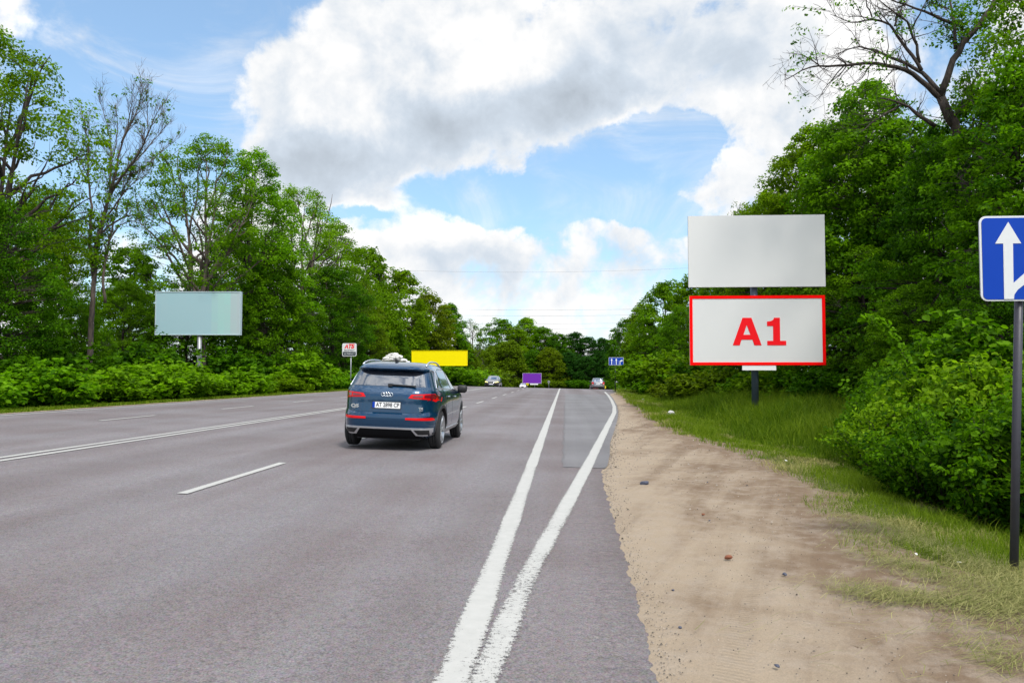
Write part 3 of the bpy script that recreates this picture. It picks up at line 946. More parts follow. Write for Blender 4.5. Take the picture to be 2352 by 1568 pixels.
def chevron(x, y, Y, s, label, flip):
    c = P(x, y, Y); zg_ = gz(c.x, Y)
    t = thing('chevron_sign', (c.x, Y, zg_), label, 'road sign')
    h = c.z - zg_
    pf = MB().box((0, 0, h), (s, .04, s)).build('yellow_plate', M['sign_yellow'], t)
    k = s * .5 * flip
    MB().prism([(-.6 * k, h + .6 * s / 2), (.1 * k, h + .6 * s / 2), (.7 * k, h), (.1 * k, h - .6 * s / 2), (-.6 * k, h - .6 * s / 2), (0, h)], -.03, -.0205).build('black_chevron', M['black'], pf)
    MB().tube([(0, .06, -.4), (0, .06, h)], .04, 8).build('post', M['steel_grey'], t)
chevron(1211.3, 882, 222, .62, 'small yellow chevron sign beside the white car and purple billboard', 1)
chevron(1388.8, 889, 128, .40, 'small yellow chevron sign beside the grey estate car', 1)

# ------------------------------------------------------------------ vehicles
def shell(levels, N=144):
    th = np.linspace(0, 2 * PI, 4001)[:-1]
    sg = lambda v, e: np.sign(v) * np.abs(v) ** e
    x = sg(np.cos(th), 2 / 5.0); y = 2.4 * sg(np.sin(th), 2 / 5.0)
    s = np.r_[0, np.cumsum(np.hypot(np.diff(x), np.diff(y)))]
    th = np.interp(np.linspace(0, s[-1], N, endpoint=False), s, th)
    V = []
    for (z, yr, yf, w, n) in levels:
        c, s_ = np.cos(th), np.sin(th)
        X = w * sg(c, 2 / n); Y = (yr + yf) / 2 + (yf - yr) / 2 * sg(s_, 2 / n)
        V.append(np.stack([X, Y, np.full(N, z)], -1))
    L = len(levels)
    V = np.concatenate(V)
    F = []
    for i in range(L - 1):
        for k in range(N):
            k2 = (k + 1) % N
            F.append((i * N + k, i * N + k2, (i + 1) * N + k2, (i + 1) * N + k))
    F.append(tuple(range(N - 1, -1, -1)))
    F.append(tuple((L - 1) * N + k for k in range(N)))
    return [tuple(v) for v in V], F


def refine(levels, per=0.035):
    """adds levels between the given ones along a smooth curve"""
    A = np.array(levels, float); out = []
    for i in range(len(A) - 1):
        k = max(1, int((A[i + 1, 0] - A[i, 0]) / per))
        p0 = A[max(i - 1, 0)]; p3 = A[min(i + 2, len(A) - 1)]
        for j in range(k):
            f = j / k
            q = A[i] * (1 - f) + A[i + 1] * f
            out.append(tuple(q))
    out.append(tuple(A[-1]))
    return out


DIRS = {'rear': (0, 1, 0), 'front': (0, -1, 0), 'right': (-1, 0, 0), 'left': (1, 0, 0), 'top': (0, 0, -1)}


def patch_mesh(name, bvh, poly, axis, off=0.005, depth=0.015):
    d = Vector(DIRS[axis])
    def start(a, b):
        if axis in ('rear', 'front'): return Vector((a, -6 * d.y, b))
        if axis == 'top': return Vector((a, b, 6))
        return Vector((-6 * d.x, a, b))
    bm = bmesh.new()
    vs = [bm.verts.new(start(*p)) for p in poly]
    bm.faces.new(vs).normal_update()
    bmesh.ops.triangulate(bm, faces=bm.faces[:])
    for _ in range(7):
        es = [e for e in bm.edges if e.calc_length() > 0.07]
        if not es: break
        bmesh.ops.subdivide_edges(bm, edges=es, cuts=1)
        bmesh.ops.triangulate(bm, faces=bm.faces[:])
    for v in bm.verts:
        h, nrm, _, _ = bvh.ray_cast(v.co, d)
        if h is None:
            h, nrm, _, _ = bvh.find_nearest(v.co + d * (6 - 0.9))
        v.co = h - d * off
    r = bmesh.ops.extrude_face_region(bm, geom=bm.faces[:])
    top = [e for e in r['geom'] if isinstance(e, bmesh.types.BMVert)]
    tops = set(top)
    for v in bm.verts:
        if v not in tops: v.co += d * depth
    bmesh.ops.recalc_face_normals(bm, faces=bm.faces[:])
    me = bpy.data.meshes.new(name)
    bm.to_mesh(me); bm.free()
    me.polygons.foreach_set('use_smooth', [True] * len(me.polygons))
    me.set_sharp_from_angle(angle=R(35))
    return me


def hit(bvh, axis, a, b):
    d = Vector(DIRS[axis])
    o = Vector((a, -6 * d.y, b)) if axis in ('rear', 'front') else Vector((-6 * d.x, a, b)) if axis != 'top' else Vector((a, b, 6))
    h = bvh.ray_cast(o, d)[0]
    return h if h is not None else bvh.find_nearest(o + d * 5.1)[0]


def lathe(prof_, n=40):
    """profile (x along the axle, r) revolved about x"""
    vs = []; fs = []
    for (x, r) in prof_:
        for k in range(n):
            a = 2 * PI * k / n
            vs.append((x, r * math.cos(a), r * math.sin(a)))
    for i in range(len(prof_) - 1):
        for k in range(n):
            k2 = (k + 1) % n
            fs.append((i * n + k, i * n + k2, (i + 1) * n + k2, (i + 1) * n + k))
    return vs, fs


_wheel_cache = {}
def wheel(parent, x, y, r, w=0.24):
    key = (round(r, 3), round(w, 3))
    if key not in _wheel_cache:
        hub = MB(); v, f = lathe([(-w * .3, 0.02), (-w * .3, r * .5), (w * .1, r * .5), (w * .1, 0.02)], 24); hub.add(v, f)
        ty = MB(); v, f = lathe([(-w / 2, r * .70), (-w / 2 + .01, r * .86), (-w / 2 + .03, r * .97), (-w * .3, r), (-w * .1, r), (-w * .1, r - .008), (-w * .07, r - .008), (-w * .07, r), (w * .07, r), (w * .07, r - .008), (w * .1, r - .008), (w * .1, r), (w * .3, r), (w / 2 - .03, r * .97), (w / 2 - .01, r * .86), (w / 2, r * .70), (-w / 2, r * .70)], 48); ty.add(v, f)
        rm = MB(); v, f = lathe([(w * .2, r * .60), (w / 2 + .004, r * .695), (w / 2 + .006, r * .715), (w / 2 - .02, r * .72), (w * .15, r * .66)], 40); rm.add(v, f)
        v, f = lathe([(w * .3, 0.01), (w * .42, 0.012), (w * .42, r * .14), (w * .25, r * .18)], 20); rm.add(v, f)
        for k in range(10):
            a = 2 * PI * (k // 2) / 5 + (0.17 if k % 2 else -0.17)
            p0 = Vector((w * .36, math.cos(a * 1.0) * r * .12, math.sin(a) * r * .12)); p1 = Vector((w * .44, math.cos(a) * r * .67, math.sin(a) * r * .67))
            rm.tube([p0, p1], [r * .055, r * .045], 6)
        _wheel_cache[key] = (hub.mesh('wheel', True), ty.mesh('tyre', True), rm.mesh('rim', True))
        for m_, k in zip(_wheel_cache[key], ('plastic', 'tyre', 'rim')): m_.materials.append(M[k])
    hm, tm, rmm = _wheel_cache[key]
    h = bpy.data.objects.new('wheel', hm); link(h, parent); h.location = (x, y, r)
    if x < 0: h.rotation_euler = (0, 0, PI)
    link(bpy.data.objects.new('tyre', tm), h); link(bpy.data.objects.new('rim', rmm), h)
    return h


def build_car(name, label, group, levels, paint, wheels, feats, loc, rz=0.0, roll=0.0, wheel_r=0.34, arch=0.40, track=0.80, pitch=0.0):
    t = thing(name, loc, label, 'car', rz, group)
    t.rotation_euler = (pitch, roll, rz)
    v, f = shell(refine(levels))
    me = bpy.data.meshes.new('body')
    me.from_pydata(v, [], f)
    bm = bmesh.new(); bm.from_mesh(me); bmesh.ops.recalc_face_normals(bm, faces=bm.faces[:])
    bvh = BVHTree.FromBMesh(bm)
    bm.to_mesh(me); bm.free()
    me.materials.append(paint); me.materials.append(M['black'])
    ob = bpy.data.objects.new('body', me); COL.objects.link(ob)
    W = max(l[3] for l in levels)
    cut = MB()
    for wy in wheels:
        for s in (-1, 1):
            n = 32
            vs = [(s * (W + .3) if j else s * (W - .34), wy + arch * math.cos(2 * PI * k / n), wheel_r + arch * math.sin(2 * PI * k / n)) for j in (0, 1) for k in range(n)]
            fs = [(k, (k + 1) % n, n + (k + 1) % n, n + k) for k in range(n)] + [tuple(range(n - 1, -1, -1)), tuple(range(n, 2 * n))]
            cut.add(vs, fs, 1)
    cm = cut.mesh('cutter'); cm.materials.append(paint); cm.materials.append(M['black'])
    co = bpy.data.objects.new('cutter', cm); COL.objects.link(co)
    md = ob.modifiers.new('arches', 'BOOLEAN'); md.object = co; md.operation = 'DIFFERENCE'; md.solver = 'EXACT'
    res = bpy.data.meshes.new_from_object(ob.evaluated_get(bpy.context.evaluated_depsgraph_get()))
    bpy.data.objects.remove(ob); bpy.data.objects.remove(co)
    res.name = 'body'
    for p_ in res.polygons: p_.use_smooth = p_.material_index == 0 and len(p_.vertices) < 40
    if hasattr(res, 'set_sharp_from_angle'): res.set_sharp_from_angle(angle=R(38))
    body = link(bpy.data.objects.new('body', res), t)
    made = {}
    for ft in feats:
        nm, axis, poly, m_, off = ft[:5]
        opts = ft[5] if len(ft) > 5 else {}
        sides = [1, -1] if opts.get('mirror') else [1]
        for s in sides:
            ax = axis
            if axis == 'right' and s == -1: ax = 'left'
            po = [((s * a) if axis in ('rear', 'front', 'top') else a, b) for a, b in poly]
            par = made.get((opts.get('on'), s), made.get((opts.get('on'), 1), t))
            o = obj(nm, patch_mesh(nm, bvh, po, ax, off), par, m_)
            made[(opts.get('key', nm), s)] = o
    for wy in wheels:
        for s in (-1, 1): wheel(t, s * track, wy, wheel_r)
    return t, bvh, made


def mirrors(t, y, x, z, m_, s=1.0):
    for sd in (-1, 1):
        mb = MB(); v, f = shell([(z - .09 * s, y - .02, y + .05, .06, 3), (z - .06 * s, y - .06, y + .10, .10, 3.5), (z + .03 * s, y - .06, y + .10, .11, 3.5), (z + .08 * s, y - .04, y + .07, .08, 3)], 24)
        mb.add([(a + sd * x, b, c) for a, b, c in v], f)
        h = mb.build('side_mirror', m_, t, True)
        MB().tube([(sd * (x - .20), y + .08, z - .10), (sd * (x - .05), y + .03, z - .07)], .025, 8).build('mirror_arm', M['plastic'], h)


def number_plate(t, axis, bvh, z, s, w=.52, h=.112, x=0.0, band=True):
    p = hit(bvh, axis, x, z)
    sg = -1 if axis == 'rear' else 1
    y = p.y + sg * .012
    pl = MB().box((x, y, z), (w, .012, h)).build('number_plate', M['white'], t)
    edge_frame(x - w / 2 - .012, x + w / 2 + .012, z - h / 2 - .012, z + h / 2 + .012, .012, .016, y).build('plate_frame', M['black'], pl)
    if band: MB().box((x - w / 2 + .022, y + sg * .0085, z), (.044, .004, h - .004)).build('country_band', M['sign_blue'], pl)
    if s:
        me = text_mesh('lettering', s, .105, .001, 0, .002, w * .84)
        o = obj('lettering', me, pl, M['black'], (x + .022, y + sg * .0075, z))
        if sg > 0: o.rotation_euler = (0, 0, PI)
    return pl


# ---- the blue SUV
suv_levels = [(.21, -2.10, 2.12, .76, 6), (.27, -2.22, 2.22, .85, 6), (.36, -2.28, 2.27, .915, 5.5), (.46, -2.32, 2.30, .938, 5), (.60, -2.335, 2.32, .945, 5), (.67, -2.325, 2.32, .945, 5), (.70, -2.285, 2.31, .943, 5),
              (.86, -2.275, 2.27, .941, 5), (.95, -2.275, 2.20, .935, 5), (1.02, -2.27, 1.95, .928, 5), (1.07, -2.255, 1.5, .918, 5), (1.12, -2.225, 1.08, .896, 5), (1.16, -2.18, .96, .872, 5), (1.20, -2.15, .88, .852, 5),
              (1.36, -2.02, .56, .785, 5), (1.475, -1.915, .30, .732, 5), (1.49, -2.01, .27, .724, 5), (1.515, -2.03, .20, .708, 5), (1.55, -1.99, .12, .68, 5), (1.59, -1.90, 0, .635, 4.5), (1.62, -1.78, -.12, .58, 4.2), (1.64, -1.6, -.3, .48, 4), (1.65, -1.35, -.5, .38, 3.5), (1.656, -1.1, -.75, .2, 3)]
B = M['paint_blue']
mir = {'mirror': True}
suv_feats = [
    ('tailgate', 'rear', [(-.74, .715), (.74, .715), (.765, .90), (.765, 1.10), (.735, 1.165), (-.735, 1.165), (-.765, 1.10), (-.765, .90)], B, .004, {'key': 'tg'}),
    ('rear_window', 'rear', [(-.68, 1.185), (.68, 1.185), (.61, 1.42), (.57, 1.455), (.46, 1.47), (-.46, 1.47), (-.57, 1.455), (-.61, 1.42)], M['glass'], .006),
    ('tail_light', 'rear', [(.40, .975), (.45, 1.045), (.70, 1.062), (.97, 1.075), (.97, .915), (.85, .915), (.78, .955)], M['lamp_red'], .016, {'mirror': True, 'key': 'tl'}),
    ('lens', 'rear', [(.475, 1.0), (.505, 1.028), (.66, 1.04), (.66, .992)], M['lamp_red_dark'], .026, {'mirror': True, 'on': 'tl'}),
    ('lens', 'rear', [(.69, .988), (.69, 1.042), (.93, 1.055), (.93, .985), (.84, .965), (.79, .985)], M['lamp_red_dark'], .026, {'mirror': True, 'on': 'tl'}),
    ('tail_light', 'right', [(-2.13, .93), (-2.10, 1.065), (-1.93, 1.06), (-2.0, .95)], M['lamp_red_dark'], .008, {'mirror': True}),
    ('reflector', 'rear', [(.37, .578), (.37, .616), (.89, .622), (.90, .578), (.80, .568)], M['lamp_red'], .010, {'mirror': True}),
    ('lower_bumper', 'rear', [(-.86, .213), (.86, .213), (.88, .425), (-.88, .425)], M['plastic_matt'], .006, {'key': 'lb'}),
    ('skid_trim', 'rear', [(-.84, .43), (.84, .43), (.83, .295), (.79, .275), (.56, .285), (.48, .397), (-.48, .397), (-.56, .285), (-.79, .275), (-.83, .295)], M['silver'], .016, {'key': 'sk'}),
    ('exhaust_inlay', 'rear', [(.525, .392), (.785, .392), (.785, .305), (.60, .305)], M['black'], .034, {'mirror': True, 'on': 'sk'}),
    ('quarter_window', 'right', [(-1.72, 1.185), (-1.36, 1.175), (-1.33, 1.475), (-1.42, 1.46), (-1.62, 1.31)], M['glass'], .006, mir),
    ('side_window', 'right', [(-1.30, 1.17), (-.30, 1.14), (-.30, 1.515), (-1.02, 1.52), (-1.27, 1.49)], M['glass'], .006, mir),
    ('side_window', 'right', [(-.22, 1.14), (.84, 1.10), (.80, 1.15), (.50, 1.33), (.26, 1.46), (.05, 1.51), (-.22, 1.52)], M['glass'], .006, mir),
    ('front_window', 'front', [(-.70, 1.16), (.70, 1.16), (.60, 1.48), (-.60, 1.48)], M['glass'], .006),
    ('wheel_arch_trim', 'right', [(-1.41 + .475 * math.cos(R(a)), .37 + .475 * math.sin(R(a))) for a in range(-8, 189, 14)] + [(-1.41 + .42 * math.cos(R(a)), .37 + .42 * math.sin(R(a))) for a in range(188, -9, -14)], M['plastic'], .012, mir),
    ('wheel_arch_trim', 'right', [(1.41 + .475 * math.cos(R(a)), .37 + .475 * math.sin(R(a))) for a in range(-8, 189, 14)] + [(1.41 + .42 * math.cos(R(a)), .37 + .42 * math.sin(R(a))) for a in range(188, -9, -14)], M['plastic'], .012, mir),
    ('sill_trim', 'right', [(-.93, .28), (.93, .28), (.93, .36), (-.93, .36)], M['silver'], .014, mir),
    ('front_door', 'right', [(-.25, .42), (.80, .42), (.93, .60), (.93, 1.04), (-.25, 1.08)], B, .003, mir),
    ('rear_door', 'right', [(-.90, .52), (-.78, .42), (-.27, .42), (-.27, 1.08), (-1.28, 1.11), (-1.30, .93), (-1.10, .86)], B, .003, mir),
    ('headlight', 'front', [(.45, .80), (.92, .88), (.92, .98), (.45, .92)], M['lamp_clear'], .01, mir),
    ('grille', 'front', [(-.42, .45), (.42, .45), (.48, .72), (.36, .93), (-.36, .93), (-.48, .72)], M['black'], .01),
]
ROLL = math.atan(TILT) + 0.018
SUV_S = 0.945
_c = G(998, 1028.5)
sx = _c[0] - 0.90 * SUV_S + 0.105
syc = _c[1] + 1.41 * SUV_S
suv, bvh, made = build_car('suv', 'dark blue SUV driving away in the near lane with silver roof rails', None, suv_levels, B, (-1.41, 1.41), suv_feats,
                           (sx, syc, float(road_z(sx, syc)) + 0.012), 0.0, ROLL, .37, .42, .81)
suv.scale = (SUV_S,) * 3
number_plate(suv, 'rear', bvh, .835, 'AT 2898 CP')
ys_ = lambda x, z: hit(bvh, 'rear', x, z).y
tg = made[('tg', 1)]
rings = MB()
for k in range(4):
    cx = (k - 1.5) * .049
    pts = [(cx + .034 * math.cos(2 * PI * a / 28), ys_(0, 1.03) - .016, 1.03 + .034 * math.sin(2 * PI * a / 28)) for a in range(29)]
    rings.tube(pts, .0065, 8, False)
rings.build('emblem', M['chrome'], tg, True)
put_text('badge_lettering', 'Q5', .085, -.60, ys_(-.58, .80) - .018, .80, M['chrome'], tg, .15, 0, .005, .004)
put_text('badge_lettering', 'TDI', .055, .62, ys_(.62, .79) - .012, .79, M['chrome'], tg, .11, 0, .004, .004)
MB().box((.62, ys_(.62, .755) - .010, .752), (.11, .006, .008)).build('badge_bar', M['chrome'], tg)
MB().box((.27, ys_(.2, 1.215) - .03, 1.207), (.50, .03, .022), Matrix.Rotation(R(2), 3, 'Y')).box((.03, ys_(.05, 1.2) - .02, 1.205), (.08, .05, .05)).build('wiper', M['black'], suv)
for s in (-1, 1):
    pts = []
    for k in range(15):
        f = k / 14
        y = -1.72 + 2.0 * f
        arc = math.sin(PI * f) ** .5 * .045
        zz = hit(bvh, 'top', s * (.60 - .03 * math.sin(PI * f)), y).z
        pts.append((s * (.615 - .03 * math.sin(PI * f)), y, zz + .005 + arc))
    MB().tube(pts, .017, 8).build('roof_rail', M['chrome'], suv, True)
    for yy, zz in ((-.80, 1.0), (.12, .98)):
        h = hit(bvh, 'right' if s > 0 else 'left', yy, zz)
        MB().tube([(h.x + s * .004, yy - .1, zz), (h.x + s * .03, yy - .07, zz), (h.x + s * .03, yy + .07, zz), (h.x + s * .004, yy + .1, zz)], .012, 6).build('door_handle', M['chrome'], made[('front_door' if yy > 0 else 'rear_door', s)])
    # bright window surround
    pts = []
    for (yy, zz) in [(-1.75, 1.17), (-1.62, 1.335), (-1.43, 1.483), (-1.28, 1.515), (-1.02, 1.538), (-.3, 1.535), (.05, 1.528), (.28, 1.475), (.52, 1.345), (.88, 1.105), (.88, 1.085), (-.25, 1.125), (-1.30, 1.155), (-1.75, 1.17)]:
        h = hit(bvh, 'right' if s > 0 else 'left', yy, zz)
        pts.append((h.x + s * .006, yy, zz))
    MB().tube(pts, .011, 6, False).build('window_trim', M['chrome'], suv, True)
mirrors(suv, .80, 1.00, 1.13, M['black'], 1.0)
MB().box((0, -1.55, 1.668), (.04, .14, .05)).build('roof_aerial', M['black'], suv)
MB().box((0, -.2, .24), (1.2, 3.6, .1)).build('underbody', M['black'], suv)

# ---- generic saloon / estate shapes
def low_levels(L, W, H, kind):
    h = L / 2
    if kind == 'estate':
        return [(.18, -h + .22, h - .2, W * .82, 6), (.26, -h + .08, h - .08, W * .93, 6), (.40, -h + .02, h - .02, W * .985, 5), (.55, -h, h, W, 5), (.62, -h + .03, h - .02, W, 5), (.70, -h + .05, h - .08, W, 5), (.80, -h + .06, h - .35, W * .99, 5),
                (.88, -h + .08, h - .9, W * .975, 5), (.93, -h + .11, h - 1.2, W * .95, 5), (1.0, -h + .16, h - 1.35, W * .91, 5), (H - .16, -h + .42, h - 1.95, W * .76, 5), (H - .07, -h + .40, h - 2.15, W * .70, 4.5), (H - .02, -h + .75, h - 2.5, W * .55, 4), (H, -h + 1.2, h - 2.8, W * .3, 3)]
    return [(.17, -h + .22, h - .22, W * .82, 6), (.25, -h + .08, h - .08, W * .93, 6), (.40, -h + .02, h - .01, W * .985, 5), (.55, -h, h, W, 5), (.64, -h + .01, h - .03, W, 5), (.72, -h + .03, h - .12, W, 5), (.80, -h + .04, h - .5, W * .99, 5),
            (.88, -h + .06, h - 1.0, W * .975, 5), (.93, -h + .15, h - 1.35, W * .95, 5), (.98, -h + .60, h - 1.5, W * .91, 5), (H - .16, -h + 1.25, h - 2.1, W * .74, 5), (H - .07, -h + 1.5, h - 2.35, W * .68, 4.5), (H - .02, -h + 1.75, h - 2.6, W * .54, 4), (H, -h + 2.0, h - 2.9, W * .3, 3)]


def low_feats(L, W, H, kind, P_, front_lit=False):
    h = L / 2
    sw = W * .95
    zb = 1.0
    f = [
        ('windscreen', 'front', [(-W * .85, zb), (W * .85, zb), (W * .70, H - .12), (-W * .70, H - .12)], M['glass_blue'], .006),
        ('grille', 'front', [(-.30, .30), (.30, .30), (.36, .50), (.30, .68), (-.30, .68), (-.36, .50)], M['plastic'], .014),
        ('headlight', 'front', [(.46, .58), (W * .97, .64), (W * .97, .74), (.80, .74), (.46, .67)], M['lamp_lit'] if front_lit else M['lamp_clear'], .012, mir),
        ('air_intake', 'front', [(.45, .28), (.82, .30), (.86, .46), (.50, .44)], M['black'], .01, mir),
        ('side_window', 'right', [(-h + 1.05, .98), (-.15, .96), (-.15, H - .13), (-h + 1.45, H - .14)], M['glass'], .006, mir),
        ('side_window', 'right', [(-.07, .96), (h - 1.55, .96), (h - 2.15, H - .15), (-.07, H - .13)], M['glass'], .006, mir),
    ]
    if kind == 'estate':
        f += [('rear_window', 'rear', [(-W * .80, .98), (W * .80, .98), (W * .68, H - .13), (-W * .68, H - .13)], M['glass_blue'], .006),
              ('tail_light', 'rear', [(W * .66, .66), (W * .66, .93), (W * .90, 1.0), (W * 1.0, .84), (W * 1.0, .62), (W * .80, .60)], M['lamp_red'], .014, {'mirror': True, 'key': 'tl'}),
              ('lens', 'rear', [(W * .72, .64), (W * .72, .71), (W * .97, .73), (W * .97, .645)], M['lamp_clear'], .02, {'mirror': True, 'on': 'tl'}),
              ('lower_bumper', 'rear', [(-W * .9, .2), (W * .9, .2), (W * .92, .34), (-W * .92, .34)], M['plastic'], .006),
              ('bumper_trim', 'rear', [(-W * .93, .46), (W * .93, .46), (W * .93, .52), (-W * .93, .52)], M['silver'], .01)]
    else:
        f += [('rear_window', 'rear', [(-W * .78, 1.02), (W * .78, 1.02), (W * .66, H - .13), (-W * .66, H - .13)], M['glass_blue'], .006),
              ('tail_light', 'rear', [(W * .45, .72), (W * .45, .86), (W * .98, .88), (W * .98, .70)], M['lamp_red'], .012, mir)]
    return f


def low_car(name, label, X, Y, L, W, H, kind, paint, rz=0.0, lit=False, group=None, plate_axis=None, dz=0.0, base=None):
    W2 = W / 2
    z = float(road_z(X - float(bend(Y)), Y)) + .012 + dz if base is None else base
    t, bv, md_ = build_car(name, label, group, low_levels(L, W2, H, kind), paint, (-L * .29, L * .30), low_feats(L, W2, H, kind, paint, lit),
                           (X, Y, z), rz, math.atan(TILT) * (1 if rz == 0 else -1), .32, .365, W2 - .13)
    mirrors(t, L / 2 - 1.72, W2 + .07, .99, M['plastic'], .9)
    return t, bv, md_


t, bv, md_ = low_car('oncoming_car', 'dark oncoming saloon car with glowing headlights at the road crest', P(1133, 880, 104).x, 104, 4.9, 1.88, 1.46, 'saloon', M['paint_dark'], PI - .03, True)
number_plate(t, 'front', bv, .42, None, band=False)
g_ = md_[('grille', 1)]
pts = [(x, bv.ray_cast(Vector((x, 6, z)), Vector((0, -1, 0)))[0].y + .02, z) for x, z in [(-.31, .29), (.31, .29), (.38, .50), (.31, .70), (-.31, .70), (-.38, .50), (-.31, .29)]]
MB().tube(pts, .02, 6, False).build('grille_frame', M['chrome'], g_)
t, bv, md_ = low_car('estate_car', 'silver-grey estate car seen from behind, stopped by the right verge', P(1372, 890, 105).x, 105, 4.57, 1.77, 1.46, 'estate', M['paint_grey'])
number_plate(t, 'rear', bv, .74, None, band=False)
for s in (-1, 1):
    MB().tube([(s * .60, -1.75, 1.40), (s * .60, -1.6, 1.48), (s * .57, .3, 1.49), (s * .58, .45, 1.42)], .018, 6).build('roof_rail', M['chrome'], t)
MB().box((.12, bv.ray_cast(Vector((.1, -6, 1.01)), Vector((0, 1, 0)))[0].y - .02, 1.01), (.40, .03, .025)).build('wiper', M['black'], t)
low_car('oncoming_car', 'pale pinkish-white car rising over the crest left of the purple billboard', P(1201, 880, 205).x, 205, 4.4, 1.76, 1.44, 'saloon', M['paint_white'], PI)
t, bv, md_ = low_car('red_car', 'red car mostly hidden behind the grey estate car', P(1364, 888, 165).x, 165, 4.3, 1.75, 1.45, 'estate', M['paint_red'])

# ---- lorry standing beyond the lane sign
lx = P(1428, 885, 150)
lz = gz(lx.x, 150)
t = thing('lorry', (lx.x, 150, lz), 'white and blue lorry half hidden by the bank behind the lane sign', 'lorry', 0.05)
ls = (P(1428, 873, 150).z - lz) / 2.6
mb = MB(); v, f = shell([(.5, -1.0, 1.0, 1.0, 7), (.7, -1.05, 1.05, 1.05, 7), (1.5, -1.05, 1.05, 1.05, 7), (2.3, -.95, 1.0, .98, 6), (2.5, -.8, .95, .9, 5)], 48)
mb.add(v, f); cab = mb.build('cab', mat('lorry_blue', (.06, .16, .34), .35, 0, .6), t, True)
MB().box((0, -1.06, 1.75), (1.7, .05, .7)).build('rear_window', M['glass_blue'], cab)
MB().box((0, -1.10, .78), (2.05, .2, .45)).build('bumper', M['white'], t)
MB().box((0, -1.08, 1.22), (1.9, .1, .28)).build('body_panel', M['white'], t)
MB().box((0, 3.2, 1.5), (2.1, 4.0, 1.9)).build('cargo_box', M['white'], t)
for yy in (-.3, 4.2):
    for s in (-1, 1): wheel(t, s * .85, yy, .42, .28)
t.scale = (ls, ls, ls)

# ------------------------------------------------------------------ vegetation builders
def rand_dirs(n, r):
    v = r.normal(size=(n, 3))
    return v / np.linalg.norm(v, axis=1, keepdims=True)


def leaf_mesh(name, C, Nrm, T, L, W, tint, fine=False):
    """leaves as small faces: centre C, normal Nrm, axis T, length L, width W"""
    n = len(C)
    T = T - Nrm * (T * Nrm).sum(1, keepdims=True)
    T /= np.linalg.norm(T, axis=1, keepdims=True) + 1e-9
    S = np.cross(Nrm, T)
    L = L[:, None]; W = W[:, None]
    if fine:
        base = C - T * L * .5; tip = C + T * L * .5 - Nrm * L * .12
        l1 = C - T * L * .18 + S * W * .5 + Nrm * W * .12; l2 = C + T * L * .18 + S * W * .42 + Nrm * W * .08
        r1 = C - T * L * .18 - S * W * .5 + Nrm * W * .12; r2 = C + T * L * .18 - S * W * .42 + Nrm * W * .08
        V = np.stack([base, l1, l2, tip, r2, r1], 1).reshape(-1, 3)
        i = np.arange(n)[:, None] * 6
        idx = (i + np.array([[0, 3, 2, 1, 0, 5, 4, 3]])).reshape(-1)
        return np_mesh(name, V, np.full(2 * n, 4), idx, {'tint': np.repeat(tint, 6)})
    a = C - T * L * .5; c = C + T * L * .5 - Nrm * L * .1
    b = C + S * W * .5 - T * L * .06; d = C - S * W * .5 - T * L * .06
    V = np.stack([a, b, c, d], 1).reshape(-1, 3)
    idx = np.arange(4 * n)
    return np_mesh(name, V, np.full(n, 4), idx, {'tint': np.repeat(tint, 4)})


def clump_leaves(cc, cs, per, r, leaf, droop=0.3, flat=0.55, up=0.7, ctint=None, tvar=0.22):
    """leaves gathered round clump centres cc with sizes cs"""
    n = len(cc) * per
    k = np.repeat(np.arange(len(cc)), per)
    d = rand_dirs(n, r)
    rad = r.uniform(0.15, 1.0, n) ** 0.55
    off = d * rad[:, None] * cs[k][:, None]
    off[:, 2] *= flat
    C = cc[k] + off
    C[:, 2] -= droop * cs[k] * (np.hypot(off[:, 0], off[:, 1]) / cs[k]) ** 2
    N = rand_dirs(n, r) * 0.75 + d * 0.45
    N[:, 2] += up
    N /= np.linalg.norm(N, axis=1, keepdims=True)
    T = d * .6 + rand_dirs(n, r) * .7
    T[:, 2] -= 0.35
    ct = r.normal(0.45, 0.17, len(cc)) if ctint is None else ctint
    t = np.clip(ct[k] + r.normal(0, tvar, n), 0, 1)
    L = leaf * r.uniform(0.65, 1.25, n)
    return C, N, T, L, L * r.uniform(.55, .8, n), t


def bez(p0, p1, p2, n):
    t = np.linspace(0, 1, n)[:, None]
    return (1 - t) ** 2 * p0 + 2 * t * (1 - t) * p1 + t ** 2 * p2


PROFILE = {
    'round': lambda u: np.sin(np.pi * np.clip(u * .86 + .12, 0, 1)) ** .65,
    'low': lambda u: np.clip(1.02 - u ** 2.0, 0, 1) ** .6 * np.clip(.75 + u * 1.2, 0, 1),
    'tall': lambda u: np.sin(np.pi * np.clip(u * .80 + .17, 0, 1)) ** .8,
    'top': lambda u: np.sin(np.pi * np.clip(u ** 1.35 * .84 + .08, 0, 1)) ** .8,
}


